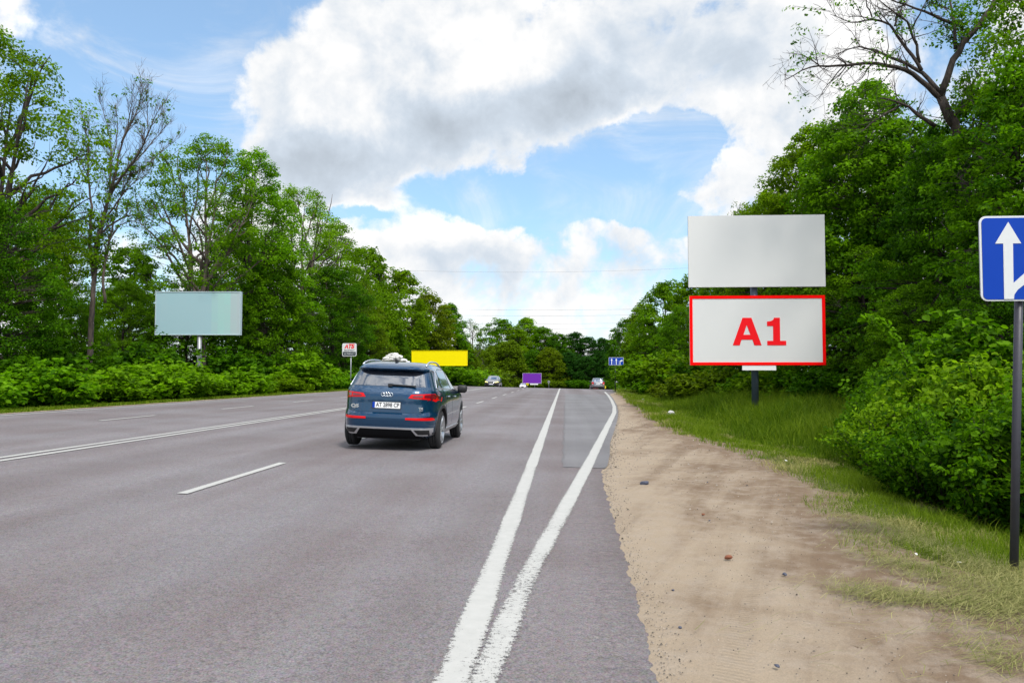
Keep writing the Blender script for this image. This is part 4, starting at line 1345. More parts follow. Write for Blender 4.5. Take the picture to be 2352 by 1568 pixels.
def tree_meshes(seed, H, Rc, base, shape, nclump, per, leaf, cs, nlimb=9, tr=0.26, shell_=0.45, lean=0.5, limb_r=0.5, twig=True, flat=.55, stems=1):
    r = np.random.default_rng(seed)
    pf = PROFILE[shape]
    ph = r.uniform(0, 6.28, 6)
    lump = lambda a, u: 1 + .16 * np.sin(2 * a + ph[0] + 3 * u) + .13 * np.sin(3 * a + ph[1] - 5 * u) + .12 * np.sin(5 * a + ph[2] + 9 * u)
    mb = MB()
    samp = []; srad = []
    for s in range(stems):
        lx, ly = r.normal(0, lean, 2) + (0 if stems == 1 else 1) * np.array([math.cos(s * 2.1 + ph[3]), math.sin(s * 2.1 + ph[3])]) * Rc * .28
        n = 10
        tp = bez(np.array([r.normal(0, .15) * (stems > 1), r.normal(0, .15) * (stems > 1), -.3]), np.array([lx * .25, ly * .25, H * .42]), np.array([lx, ly, H * .86]), n)
        tp[1:-1, :2] += r.normal(0, .09, (n - 2, 2))
        rad = tr * (1 - np.linspace(0, 1, n)) ** .75 + .03
        rad[0] *= 1.45
        mb.tube(tp, list(rad / (1 if stems == 1 else 1.35)), 9)
        samp.append(tp[3:]); srad.append(rad[3:])
        for i in range(nlimb):
            f = .22 + .62 * (i + r.uniform(0, 1)) / nlimb
            k = f * (n - 1); k0 = int(k); p0 = tp[k0] + (tp[min(k0 + 1, n - 1)] - tp[k0]) * (k - k0)
            a = i * 2.4 + r.uniform(-.5, .5) + s
            hz = min(H * .95, max(p0[2] + H * r.uniform(.12, .32), base + .15 * (H - base)))
            u = (hz - base) / (H - base)
            rr = Rc * float(pf(np.array(u))) * r.uniform(.6, .9)
            p2 = np.array([lx * hz / H + math.cos(a) * rr, ly * hz / H + math.sin(a) * rr, hz])
            p1 = p0 * .5 + p2 * .5 + np.array([0, 0, r.uniform(-.06, .10) * H]) + r.normal(0, .3, 3)
            lp_ = bez(p0, p1, p2, 8); lp_[1:-1] += r.normal(0, .10, (6, 3))
            r0 = max(.03, rad[k0] * limb_r)
            lr = r0 * (1 - np.linspace(0, 1, 8)) ** .7 + .016
            mb.tube(lp_, list(lr), 6)
            samp.append(lp_[2:]); srad.append(lr[2:])
    samp = np.concatenate(samp); srad = np.concatenate(srad)
    u = r.uniform(0, 1, nclump * 3) ** .9
    w = pf(u); keep = r.uniform(0, 1, len(u)) < w + .15
    u = u[keep][:nclump]
    a = r.uniform(0, 2 * PI, len(u))
    rr = Rc * pf(u) * lump(a, u) * np.sqrt(r.uniform(shell_ ** 2, 1, len(u)))
    z = base + u * (H - base) * .97
    cc = np.stack([np.cos(a) * rr, np.sin(a) * rr, z], 1)
    sizes = cs * r.uniform(.6, 1.35, len(u))
    if twig:
        for c in cc:
            d = np.linalg.norm(samp - c, axis=1) + 2.0 * np.maximum(0, samp[:, 2] - c[2] + .3)
            j = int(np.argmin(d)); p0 = samp[j]
            m_ = (p0 + c) / 2 + np.array([0, 0, .12 * np.linalg.norm(c - p0)]) + r.normal(0, .15, 3)
            tw = bez(p0, m_, c + np.array([0, 0, sizes[0] * .2]), 5)
            r0 = min(srad[j] * .7, .018 + .012 * np.linalg.norm(c - p0))
            mb.tube(tw, [r0, r0 * .8, r0 * .6, r0 * .45, .006], 4, False)
    tm = mb.mesh('trunk', True, False)
    cm = leaf_mesh('crown', *clump_leaves(cc, sizes, per, r, leaf, flat=flat))
    return tm, cm


TREE_N = 0
def put_tree(variant, x, Y, ytop, label, leafm, barkm='bark', name='broadleaf_tree', group=None, wide=1.0, rz=None, yh=None, cat='tree', sink=0.0):
    """tree whose trunk stands at picture column x, Y metres away, and whose top reaches picture row ytop"""
    global TREE_N
    TREE_N += 1
    tm, cm, H = VAR[variant]
    p = P(x, ytop, Y)
    z0 = gz(p.x, Y) - sink
    s = (p.z - z0) / H
    t = thing(name, (p.x, Y, z0), label, cat, (TREE_N * 1.9) % 6.28 if rz is None else rz, group, (s * wide, s * wide, s))
    o = bpy.data.objects.new('trunk', tm); link(o, t)
    c = bpy.data.objects.new('crown', cm); link(c, t)
    for ob, m_ in ((o, M[barkm]), (c, LEAF[leafm])):
        if not ob.data.materials: ob.data.materials.append(m_)
        ob.material_slots[0].link = 'OBJECT'; ob.material_slots[0].material = m_
    return t


VAR = {}
def variant(name, H, *a, **k):
    VAR[name] = (*tree_meshes(len(VAR) * 13 + 3, H, *a, **k), H)

# near trees: small leaves; far trees: larger, fewer
variant('airy', 20, 5.2, 4.5, 'top', 290, 95, .18, .8, nlimb=9, tr=.24, shell_=.35, stems=2)
variant('airy_b', 20, 5.6, 5.0, 'round', 300, 95, .18, .8, nlimb=11, tr=.28, shell_=.4, stems=3)
variant('dense', 18, 5.8, 1.2, 'low', 440, 115, .22, .95, nlimb=10, tr=.30, shell_=.55)
variant('dense_b', 18, 5.0, 2.0, 'round', 400, 115, .22, .9, nlimb=10, tr=.28, shell_=.55)
variant('tall', 21, 4.2, 3.0, 'tall', 330, 100, .19, .8, nlimb=12, tr=.26, shell_=.45)
variant('far', 20, 5.8, 1.0, 'round', 330, 70, .42, 1.25, nlimb=8, tr=.28, shell_=.55)
variant('far_tall', 22, 5.0, 1.0, 'tall', 330, 70, .42, 1.2, nlimb=8, tr=.28, shell_=.5)
variant('far_low', 14, 5.4, .2, 'low', 280, 70, .42, 1.15, nlimb=7, tr=.22, shell_=.55)
variant('sparse', 18, 4.2, 5.0, 'round', 150, 16, .20, .75, nlimb=14, tr=.22, shell_=.25, limb_r=.6)
variant('linden', 17, 5.6, .6, 'low', 560, 110, .21, .80, nlimb=12, tr=.32, shell_=.55, flat=.5)
variant('linden_b', 18, 5.2, 1.0, 'tall', 540, 105, .21, .78, nlimb=12, tr=.30, shell_=.5, flat=.5)

# --- left side, front to back
put_tree('airy_b', -10, 38, 60, 'tall airy tree at the left photo edge, its top leaves against blue sky', 'mid', 'bark', 'broadleaf_tree', wide=.95)
put_tree('dense', -10, 33, 440, 'dense dark tree low at the left photo edge', 'dark')
put_tree('dense_b', 75, 46, 455, 'dense green tree filling the gap left of the half-bare tree', 'mid')
put_tree('airy', 120, 60, 420, 'slender green tree just left of the half-bare tree', 'mid', wide=.8)
put_tree('airy_b', 470, 60, 300, 'tall airy tree with bare limbs showing, straight above the pale blue billboard', 'mid', 'bark_pale', wide=.95)
put_tree('tall', 585, 66, 330, 'tall green tree right of the airy tree above the billboard', 'bright', 'bark', wide=1.1)
put_tree('airy_b', 690, 76, 420, 'light green tree with open crown, middle of the left tree line', 'bright', 'bark_pale')
put_tree('tall', 775, 88, 500, 'mid green tree on the falling slope of the left tree line', 'mid', wide=1.15)
put_tree('dense', 640, 66, 560, 'dense lower tree right of the pale blue billboard', 'mid', wide=.95)
put_tree('dense_b', 765, 74, 610, 'dense dark green tree behind the small shop sign', 'dark', wide=1.15)
put_tree('dense', 825, 96, 640, 'yellowish green bushy tree behind the blue car roof', 'olive')
put_tree('far', 840, 126, 560, 'green tree at the step in the left skyline above the shop sign', 'mid', wide=.9)
put_tree('far', 918, 142, 612, 'rounded light green tree above the sandbag shelter', 'mid')
put_tree('far', 985, 150, 668, 'green tree above the yellow billboard', 'olive')
put_tree('far_tall', 1030, 182, 690, 'dark green tree behind the right end of the yellow billboard', 'mid', wide=1.1)
put_tree('far_low', 900, 128, 745, 'low dark tree behind the sandbag shelter', 'dark')
put_tree('far_low', 985, 156, 760, 'low olive tree behind the yellow billboard', 'olive')
put_tree('dense_b', 285, 61, 640, 'low dense tree left of the pale blue billboard', 'mid')
put_tree('dense', 190, 44, 690, 'broad dark tree behind the left roadside bushes', 'mid')
put_tree('dense', 430, 62, 660, 'dense dark tree directly behind the pale blue billboard', 'dark')
put_tree('far', 560, 80, 520, 'dark tree filling the back of the left wood', 'dark')
put_tree('far', 300, 80, 560, 'distant dark tree seen through the left wood', 'dark')
put_tree('far_low', 1065, 186, 778, 'low olive tree at the right end of the yellow billboard', 'olive')
put_tree('far_low', 1105, 215, 800, 'low olive tree behind the oncoming dark car', 'olive')

# mistletoe tree
t = put_tree('sparse', 1082, 205, 728, 'thin sparse tree dotted with dark mistletoe balls', 'olive', 'bark', 'mistletoe_tree', wide=1.15)
rr_ = np.random.default_rng(4)
for (mx, my) in ((1066, 741), (1092, 752), (1103, 768), (1066, 788)):
    p = P(mx, my, 205)
    q = (p - t.location); q = Quaternion((0, 0, 1), -t.rotation_euler.z) @ q
    q = Vector((q.x / t.scale.x, q.y / t.scale.y, q.z / t.scale.z))
    me = leaf_mesh('mistletoe_ball', *clump_leaves(np.array([list(q)]), np.array([.75]), 260, rr_, .22, droop=0, flat=1))
    obj('mistletoe_ball', me, t, LEAF['dark'])

# --- the wood closing the road in the middle
for a in [('far', 1150, 300, 728, 'tall light green tree, leftmost peak of the wood beyond the crest', 'mid'),
          ('far_tall', 1208, 310, 724, 'tall open tree with sky between its leaves above the purple billboard', 'bright'),
          ('far', 1182, 296, 745, 'rounded tree between the two peaks of the middle wood', 'mid'),
          ('far_tall', 1248, 306, 745, 'pointed green tree right of the open tree above the purple billboard', 'mid'),
          ('far', 1282, 300, 762, 'dark green tree over the middle of the road', 'dark'),
          ('far_tall', 1318, 304, 758, 'dark bluish tree left of the grey estate car', 'deep'),
          ('far', 1350, 300, 770, 'dark bluish rounded tree above the grey estate car', 'deep'),
          ('far_tall', 1385, 305, 772, 'dark bluish tree behind the lane sign', 'deep'),
          ('far', 1420, 296, 768, 'dark bluish tree right behind the lane sign edge', 'deep'),
          ('far_low', 1135, 272, 790, 'olive green lower tree behind the dark oncoming car, right of its roof', 'olive'),
          ('far_low', 1170, 270, 778, 'olive green lower tree left of the purple billboard', 'olive'),
          ('far_low', 1225, 276, 800, 'dark low tree straight behind the purple billboard', 'dark'),
          ('far_low', 1262, 272, 795, 'yellowish low tree behind the round grey sign', 'olive'),
          ('far_low', 1305, 274, 805, 'dark low tree right of the round grey sign', 'deep'),
          ('far_low', 1345, 270, 815, 'dark low tree just left of the estate car roof', 'deep'),
          ('far_low', 1395, 268, 815, 'dark low tree behind the lane sign post', 'deep')]:
    put_tree(a[0], a[1], a[2], a[3], a[4], a[5], 'bark', 'broadleaf_tree', wide=1.15)

# --- right side, far to near
put_tree('far', 1440, 176, 728, 'dark green tree right of the lane sign', 'dark')
put_tree('far', 1480, 152, 690, 'green tree on the left slope of the right tree line', 'mid')
put_tree('far', 1530, 132, 640, 'rounded green tree left of the two-deck billboard', 'mid')
put_tree('far_low', 1470, 140, 770, 'low green tree under the right tree line, right of the lane sign', 'mid')
put_tree('far', 1590, 112, 628, 'green tree seen between the two billboard decks at their left end', 'mid')
put_tree('dense_b', 1660, 92, 600, 'dark tree behind the gap of the two-deck billboard', 'dark')
put_tree('dense', 1560, 92, 700, 'broad bushy tree left of the lower billboard deck', 'mid')
put_tree('linden_b', 1770, 56, 435, 'leafy tree rising behind the upper billboard deck', 'mid', wide=1.0)
put_tree('linden', 1720, 64, 560, 'dense dark tree directly behind the two-deck billboard', 'dark')
put_tree('linden_b', 1875, 50, 270, 'tall leafy tree right above the upper billboard deck', 'mid')
put_tree('linden', 1985, 44, 172, 'tall full tree under the arching bare branches', 'mid')
put_tree('linden_b', 2090, 42, 262, 'dense green tree left of the dark forked trunk', 'mid')
put_tree('linden', 2250, 33, 190, 'dense dark tree behind the blue sign at the right edge', 'dark')
put_tree('linden_b', 2395, 25, 80, 'tall leafy tree at the right photo edge', 'mid', wide=1.05)
put_tree('airy_b', 2440, 29, -120, 'airy tree whose leaves hang into the upper right photo corner', 'mid', wide=.9)
put_tree('linden', 1990, 40, 560, 'drooping linden tree right of the two-deck billboard', 'mid', wide=1.2)
put_tree('linden', 2110, 27, 640, 'low drooping linden left of the blue sign', 'mid', wide=1.3)
put_tree('linden', 2330, 20, 520, 'dark leafy tree right behind the blue sign pole', 'dark')
put_tree('sparse', 1697, 62, 452, 'thin bare tree top poking above the upper billboard deck', 'olive', 'bark', 'bare_tree', wide=.55)


# --- trees drawn limb by limb
def limb_tree(name, label, paths, Y, crop, barkm, leafm, seed, twigs, leaves, base_px, depth=1.6, leaf=.12, up=.4, cat='tree', lens=(2.0, 1.0, .5)):
    """limbs as polylines in an enlarged crop (ox, oy, k) of the 4096 px picture, spread in depth around Y"""
    r = np.random.default_rng(seed)
    ox, oy, k = crop
    bp_ = P(*base_px, Y)
    zg_ = gz(bp_.x, Y) - .2
    t = thing(name, (bp_.x, Y, zg_), label, cat)
    mb = MB(); tips = []
    segs = []
    for i, (pts, r0, r1) in enumerate(paths):
        dy = r.normal(0, depth) if i else 0
        L = len(pts); out = []
        for j, (x, y) in enumerate(pts):
            f = j / max(1, L - 1)
            yy = Y + (dy * f ** 1.3 if i else 0) + (0.15 * math.sin(j * 2.1 + i) if i else 0)
            q = P((ox + x / k) * .57422, (oy + y / k) * .57422, yy)
            out.append(np.array(q - t.location))
        if i == 0: out[0] = np.array([out[0][0], 0, -.3])
        out = np.array(out)
        # smooth resample
        s = np.r_[0, np.cumsum(np.linalg.norm(np.diff(out, axis=0), axis=1))]
        n = max(6, int(s[-1] / .35))
        u = np.linspace(0, s[-1], n)
        sm = np.stack([np.interp(u, s, out[:, c]) for c in range(3)], 1)
        for _ in range(2): sm[1:-1] = (sm[:-2] + 2 * sm[1:-1] + sm[2:]) / 4
        sm[1:-1] += r.normal(0, .018, (n - 2, 3))
        rad = (r0 + (r1 - r0) * np.linspace(0, 1, n)) * .72
        mb.tube(sm, list(rad), 8)
        segs.append((sm, rad, s[-1]))

    def spawn(sm, rad, length, level):
        nt = max(1, int(length * twigs[level]))
        for _ in range(nt):
            f = r.uniform(.25 if level == 0 else .15, 1.0)
            j = min(len(sm) - 2, int(f * (len(sm) - 1)))
            if rad[j] > .13: continue
            tg = sm[j + 1] - sm[j]; tg = tg / (np.linalg.norm(tg) + 1e-9)
            d = tg * .75 + r.normal(0, .55, 3); d[2] += up * .5
            d /= np.linalg.norm(d)
            ln = lens[level] * r.uniform(.5, 1.2)
            n = 6
            pts = [sm[j]]
            for q in range(n - 1):
                d = d + r.normal(0, .16, 3); d[2] += up * .12; d /= np.linalg.norm(d)
                pts.append(pts[-1] + d * ln / (n - 1))
            pts = np.array(pts)
            ra = max(.006, min(rad[j] * .55, (.024, .013, .008)[level]))
            rr2 = np.linspace(ra, .0035 + .001 * (level == 0), n)
            mb.tube(pts, list(rr2), 4, False)
            tips.append(pts[-1]); tips.append(pts[3])
            if level < len(twigs) - 1: spawn(pts, rr2, ln, level + 1)
    for sm, rad, ln in segs: spawn(sm, rad, ln, 0)
    obj('trunk', mb.mesh('trunk', True, False), t, M[barkm])
    tips = np.array(tips)
    sel = np.array([leaves(p, r) for p in tips + np.array(t.location)])
    cc = tips[sel]
    if len(cc):
        obj('crown', leaf_mesh('crown', *clump_leaves(cc, r.uniform(.16, .42, len(cc)), 13, r, leaf)), t, LEAF[leafm])
    return t


C5 = (3000, 0, 1.742)
limb_tree('bare_tree', 'big half-bare tree with dark forked trunk and arching leafless branches, upper right', [
    ([(1560, 1900), (1520, 1500), (1490, 1150), (1440, 900), (1330, 680)], .34, .23),
    ([(1330, 680), (1350, 600), (1390, 500), (1440, 360), (1540, 250), (1680, 60), (1760, -60), (1850, -300)], .20, .09),
    ([(1330, 690), (1260, 620), (1180, 550), (1090, 490), (1000, 460), (860, 435), (740, 445), (650, 465), (560, 462), (480, 455), (390, 455), (330, 520), (240, 560)], .15, .02),
    ([(1320, 640), (1270, 570), (1210, 510), (1100, 450), (1000, 410), (930, 380), (850, 340), (780, 320), (720, 330), (600, 380)], .13, .018),
    ([(1195, 490), (1160, 410), (1120, 370), (1050, 310), (1020, 260), (1005, 185), (960, 155), (850, 120), (790, 150), (720, 183), (660, 150), (620, 110), (560, 100)], .10, .014),
    ([(1010, 180), (1030, 110), (1070, 40), (1085, -60)], .06, .02),
    ([(1180, 440), (1160, 350), (1130, 280), (1138, 185), (1100, 150), (1040, 120), (985, 70), (900, 20), (850, -60)], .09, .015),
    ([(1138, 185), (1165, 130), (1190, 80), (1230, 0)], .05, .02),
    ([(1430, 340), (1425, 240), (1430, 170), (1400, 60), (1380, -80)], .10, .04),
    ([(1400, 160), (1330, 130), (1270, 100), (1180, 70), (1080, 35), (960, 0), (880, -50)], .09, .02),
    ([(850, 120), (840, 70), (810, 30), (790, -60)], .04, .012),
    ([(480, 455), (420, 400), (360, 380), (250, 370)], .035, .008),
    ([(650, 465), (590, 520), (530, 600), (480, 690)], .035, .008),
    ([(860, 435), (820, 500), (760, 570), (690, 600)], .04, .009),
    ([(1440, 900), (1400, 860), (1350, 780), (1335, 700)], .18, .14),
    ([(1290, 880), (1200, 820), (1130, 760), (1060, 730), (1030, 690), (900, 685)], .12, .03),
    ([(1060, 725), (960, 780), (840, 850), (760, 930)], .07, .015),
    ([(1420, 810), (1450, 770), (1530, 705), (1580, 650), (1610, 560)], .10, .03),
    ([(1530, 705), (1620, 715), (1700, 680)], .06, .015),
], 31, C5, 'bark', 'mid', 11, (2.6, 3.2, 3.2), lambda p, r: r.uniform() < (.40 if p[0] > 14.7 else .045 if p[2] < 15.5 and p[0] > 10.2 else .12 if p[0] < 9.6 else .02), (2205, 1000), depth=1.3, leaf=.13, up=.2, lens=(1.5, .8, .4))

C6 = (0, 0, 1.568)
limb_tree('half_bare_tree', 'half-bare tree with fine upright leafless twigs against blue sky, upper left', [
    ([(560, 2000), (590, 1750), (600, 1568), (640, 1380), (690, 1220), (730, 1050), (760, 900), (830, 760), (880, 640), (900, 540)], .26, .02),
    ([(590, 1750), (560, 1500), (575, 1300), (555, 1150), (550, 1000), (560, 900), (520, 760), (500, 680)], .15, .015),
    ([(690, 1220), (760, 1110), (820, 1040), (880, 950), (930, 830), (970, 740), (1010, 660)], .13, .013),
    ([(620, 1480), (700, 1400), (790, 1352), (900, 1345), (980, 1410), (1060, 1450)], .09, .012),
    ([(600, 1560), (650, 1380), (690, 1200), (700, 1000), (690, 850), (660, 740), (620, 620)], .14, .012),
    ([(760, 900), (800, 800), (820, 700), (840, 560)], .06, .010),
    ([(820, 1040), (900, 960), (980, 860), (1070, 760)], .06, .010),
    ([(720, 1130), (820, 1090), (900, 1060), (1000, 960), (1100, 880)], .06, .010),
    ([(640, 1400), (720, 1290), (790, 1180), (900, 1100), (960, 1080)], .08, .012),
    ([(555, 1150), (500, 1060), (470, 960), (450, 860)], .06, .010),
    ([(650, 1650), (700, 1470), (760, 1400), (840, 1370), (900, 1420), (960, 1500)], .07, .010),
    ([(700, 1000), (740, 880), (740, 760), (720, 640)], .05, .010),
    ([(930, 830), (930, 720), (920, 600), (905, 530)], .04, .009),
    ([(600, 1568), (520, 1480), (440, 1430), (380, 1350)], .07, .012),
    ([(660, 1900), (640, 1750), (665, 1600), (700, 1450), (730, 1300), (780, 1180), (840, 1050)], .12, .02),
], 43, C6, 'bark_pale', 'mid', 5, (3.6, 4.0, 3.0), lambda p, r: r.uniform() < (.015 if p[2] > 13.3 and p[0] > -26 else .08 if p[2] > 9 else .35), (208, 740), depth=1.2, leaf=.15, up=.9, lens=(1.35, .75, .4))


# ------------------------------------------------------------------ shrubs
def shrub_meshes(seed, H, Rb, nstem, per, leaf, twigs=3, arch=.5, clump=.22, fine=False):
    r = np.random.default_rng(seed)
    mb = MB(); Cs = []; sz = []
    for s in range(nstem):
        a = r.uniform(0, 2 * PI); q = r.uniform(.1, 1) ** .6
        h = H * (1 - .45 * q * q) * r.uniform(.72, 1.0)
        tip = np.array([math.cos(a) * Rb * q, math.sin(a) * Rb * q, h])
        b = np.array([math.cos(a) * Rb * .3 * q, math.sin(a) * Rb * .3 * q, -.1])
        md = b * .45 + tip * .55 + np.array([0, 0, arch * h * .35])
        st = bez(b, md, tip, 9)
        st[1:] += r.normal(0, .03 * H / 2, (8, 3))
        mb.tube(st, list(np.linspace(.016, .004, 9) * (H / 2) ** .5), 4, False)
        for k in range(2, 9):
            Cs.append(st[k]); sz.append(clump * (1.15 - .07 * k))
            for _ in range(twigs):
                d = r.normal(0, 1, 3); d[2] *= .5
                d = d / np.linalg.norm(d) * clump * r.uniform(1.0, 2.2)
                e = st[k] + d
                if e[2] < .05: continue
                Cs.append(e); sz.append(clump * r.uniform(.6, 1.0))
    Cs = np.array(Cs); sz = np.array(sz)
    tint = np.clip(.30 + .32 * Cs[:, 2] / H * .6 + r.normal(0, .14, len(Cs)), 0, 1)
    return mb.mesh('stems', True, False), leaf_mesh('foliage', *clump_leaves(Cs, sz, per, r, leaf, droop=.2, flat=.7, up=.8, ctint=tint), fine=fine), H


SH = {
    'road_a': shrub_meshes(1, 2.0, 1.15, 26, 9, .19, 2, clump=.21, arch=.9),
    'road_b': shrub_meshes(2, 2.4, .85, 20, 10, .19, 2, clump=.22, arch=1.0),
    'road_c': shrub_meshes(3, 1.6, 1.4, 30, 9, .17, 3, clump=.22, arch=.6),
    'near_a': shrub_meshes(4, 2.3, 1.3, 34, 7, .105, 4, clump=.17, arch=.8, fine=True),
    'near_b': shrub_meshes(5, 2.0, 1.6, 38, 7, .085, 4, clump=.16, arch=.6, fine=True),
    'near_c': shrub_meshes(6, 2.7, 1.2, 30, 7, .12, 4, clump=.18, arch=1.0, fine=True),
}
SHN = 0
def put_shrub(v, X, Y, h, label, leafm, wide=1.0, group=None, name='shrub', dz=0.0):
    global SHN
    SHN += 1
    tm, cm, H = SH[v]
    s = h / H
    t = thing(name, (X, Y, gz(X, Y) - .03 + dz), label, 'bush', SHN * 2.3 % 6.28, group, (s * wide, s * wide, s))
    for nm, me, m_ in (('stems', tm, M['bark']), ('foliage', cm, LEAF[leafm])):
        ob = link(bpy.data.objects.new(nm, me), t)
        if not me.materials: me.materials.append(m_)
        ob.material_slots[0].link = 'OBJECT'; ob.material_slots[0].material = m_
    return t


# front row of bushes along the left verge, sunlit tone put into brighter leaf colour; given by picture column, top row and distance from the edge line
left_row = [(-60, 848), (15, 868), (62, 842), (108, 826), (160, 850), (205, 862), (252, 845), (305, 850), (357, 830), (402, 858), (452, 838), (505, 850), (552, 826), (598, 852), (648, 856), (697, 822), (742, 840), (778, 838)]
marks = ['at the left photo edge, cut by the frame', 'first whole one from the left photo edge', 'second from the left photo edge', 'pointed one, third from the left photo edge', 'just right of the pointed one near the left edge',
         'lower one left of the pale blue billboard', 'below and well left of the pale blue billboard', 'short gap left of the pale blue billboard', 'tall one under the left end of the pale blue billboard',
         'low one left of the grey billboard post', 'right in front of the grey billboard post', 'low one right of the grey billboard post', 'tall one under the right end of the pale blue billboard',
         'just right of the pale blue billboard', 'low one halfway from billboard to shop sign', 'tall slim one left of the shop sign', 'next to the tall slim one by the shop sign', 'beside the shop sign post']
for i, ((x, yt), mk) in enumerate(zip(left_row, marks)):
    X = -17.9 - (i % 3) * .35
    d = ray(x, 880); Y = X * d.y / d.x
    top = P(x, yt, Y).z
    h = max(.9, (top - gz(X, Y)) * ((1.10, .92, .80, 1.0, .88)[i % 5]))
    put_shrub(('road_a', 'road_b', 'road_c')[i % 3], X, Y, h, 'bright green roadside bush, ' + mk, ('bright', 'bright', 'mid', 'bright')[i % 4], (1.25 if h < 2 else 1.0) * min(1.5, 1 + Y / 160), 'bushes in a row along the left verge')
# taller second row behind them, its shade put into a darker leaf colour
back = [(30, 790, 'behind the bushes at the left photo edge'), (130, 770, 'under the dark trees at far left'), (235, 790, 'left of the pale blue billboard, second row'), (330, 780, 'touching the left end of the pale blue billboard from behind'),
        (400, 790, 'under the pale blue billboard, left of its post'), (520, 790, 'under the pale blue billboard, right of its post'), (610, 790, 'right of the pale blue billboard, second row'), (700, 790, 'left of the shop sign, second row'),
        (830, 800, 'between the shop sign and the blue car'), (770, 800, 'straight behind the shop sign')]
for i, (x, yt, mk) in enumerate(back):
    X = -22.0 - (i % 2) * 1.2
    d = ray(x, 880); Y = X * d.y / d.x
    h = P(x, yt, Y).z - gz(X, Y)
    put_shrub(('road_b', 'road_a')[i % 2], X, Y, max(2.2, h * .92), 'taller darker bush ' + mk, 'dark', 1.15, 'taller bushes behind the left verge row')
# far end of the left verge and behind the boards
for (x, yt, Y, mk, lm) in [(838, 846, 80, 'low bright bush at the left flank of the blue car', 'bright'), (1060, 846, 150, 'bright bush under the right end of the yellow billboard', 'bright'), (1090, 850, 160, 'bright bush right of the yellow billboard, by the road edge', 'bright'),
                           (1030, 840, 144, 'bush behind the blue car mirror', 'mid'), (1110, 846, 190, 'olive bush left of the oncoming dark car', 'olive'), 
                           (1250, 872, 262, 'yellowish bush right of the purple billboard foot', 'olive'), (1285, 874, 262, 'yellowish bush right of the round grey sign', 'olive'),
                           (1320, 872, 262, 'dark low bush over the road middle', 'dark'), (1345, 874, 262, 'dark low bush left of the estate car', 'dark'), (1400, 872, 240, 'dark low bush right of the estate car', 'dark')]:
    p = P(x, yt, Y)
    put_shrub('road_c', p.x, Y, max(1.4, p.z - gz(p.x, Y)), mk, lm, 1.5)

# right bank
for i, (x, yt, Y, mk, lm) in enumerate([(1466, 832, 92, 'leafy bush just right of the lane sign post', 'bright'), (1488, 838, 84, 'green bush on the bank right of the lane sign', 'mid'), (1500, 815, 78, 'tall green bush on the bank, left of the red frame', 'mid'), (1535, 808, 70, 'tall bush by the left edge of the red-framed panel', 'mid'),
                                        (1575, 820, 62, 'bush under the left corner of the red-framed panel', 'mid'), (1612, 850, 52, 'bush left of the two-deck billboard post', 'olive'), (1660, 846, 50, 'reddish-green bush below the lower billboard deck', 'olive'), (1700, 842, 48, 'bush touching the billboard post on its left', 'mid'),
                                        (1768, 846, 46, 'bush touching the billboard post on its right', 'mid'), (1815, 842, 44, 'dark bush under the right part of the lower billboard deck', 'dark'), (1870, 836, 41, 'dark bush right of the red-framed panel corner', 'dark'), (1925, 840, 38, 'dark bush below the drooping linden', 'dark'),
                                        (1545, 880, 56, 'low bush on the bank above the white stone', 'olive'), (1520, 874, 62, 'low yellowish bush on the bank near the bend', 'olive'), (1500, 872, 70, 'low bush right of the lane sign foot', 'bright')]):
    p = P(x, yt, Y)
    put_shrub(('road_a', 'road_b', 'road_c')[i % 3], p.x, Y, max(1.0, p.z - gz(p.x, Y)), mk, lm, 1.3 if i < 12 else 1.7)

# near shrubs at the right
for i, (x, yt, Y, mk, v, w) in enumerate([(2025, 865, 15.5, 'leafy shrub, leftmost of the thicket beside the tall grass', 'near_a', .8), (2075, 905, 12.8, 'low spreading shrub at the front of the right thicket', 'near_b', 1.0), (2080, 850, 16.5, 'shrub behind the leftmost thicket shrub', 'near_b', .85),
                                          (2150, 800, 13.5, 'shrub in the middle of the right thicket with pale shoot tips', 'near_a', 1.0), (2185, 905, 10.4, 'dark low shrub in front, left of the blue sign pole', 'near_b', .9), (2245, 790, 11.6, 'upright shrub just left of the blue sign pole', 'near_c', .95),
                                          (2295, 905, 9.0, 'low shrub touching the blue sign pole from behind', 'near_a', 1.0), (2330, 770, 11.4, 'tall yellowish shrub behind the blue sign pole', 'near_c', 1.0), (2390, 850, 9.2, 'shrub cut by the right photo edge', 'near_a', 1.0), (2230, 760, 16, 'tall shrub at the back of the right thicket', 'near_c', 1.2), (2110, 985, 10.9, 'small shrub lowest at the front of the right thicket', 'near_b', .9), (2050, 835, 21, 'shrub behind the tall grass, under the drooping linden', 'near_c', .9), (2125, 785, 19.5, 'tall shrub rising behind the arching shoot', 'near_a', 1.1), (2150, 735, 18, 'tall leafy shrub behind the middle of the right thicket', 'near_c', .8), (2310, 690, 15, 'tallest shrub behind the blue sign', 'near_c', 1.2), (2075, 960, 13.2, 'low dark shrub at the left front of the right thicket', 'near_a', .9)]):
    p = P(x, yt, Y)
    put_shrub(v, p.x, Y, max(.8, p.z - gz(p.x, Y)), mk, 'near_pale' if i in (1, 3, 5, 7) else 'near', w)

# more of the thicket beyond the frame's right edge
for i, (X, Y, h, mk) in enumerate([(6.6, 8.6, 1.9, 'low shrub out past the blue sign, nearest the verge'), (8.0, 10.6, 2.3, 'broad shrub past the right end of the thicket'), (7.4, 6.2, 1.6, 'small shrub far right, nearest the viewer'), (9.6, 8.2, 2.4, 'tall shrub farthest right of the thicket'), (9.4, 12.8, 2.6, 'tall shrub behind the right end of the thicket'), (11.2, 10.4, 2.7, 'outermost shrub of the right thicket')]):
    put_shrub(('near_b', 'near_a', 'near_c')[i % 3], X, Y, h, mk, 'near', 1.15)

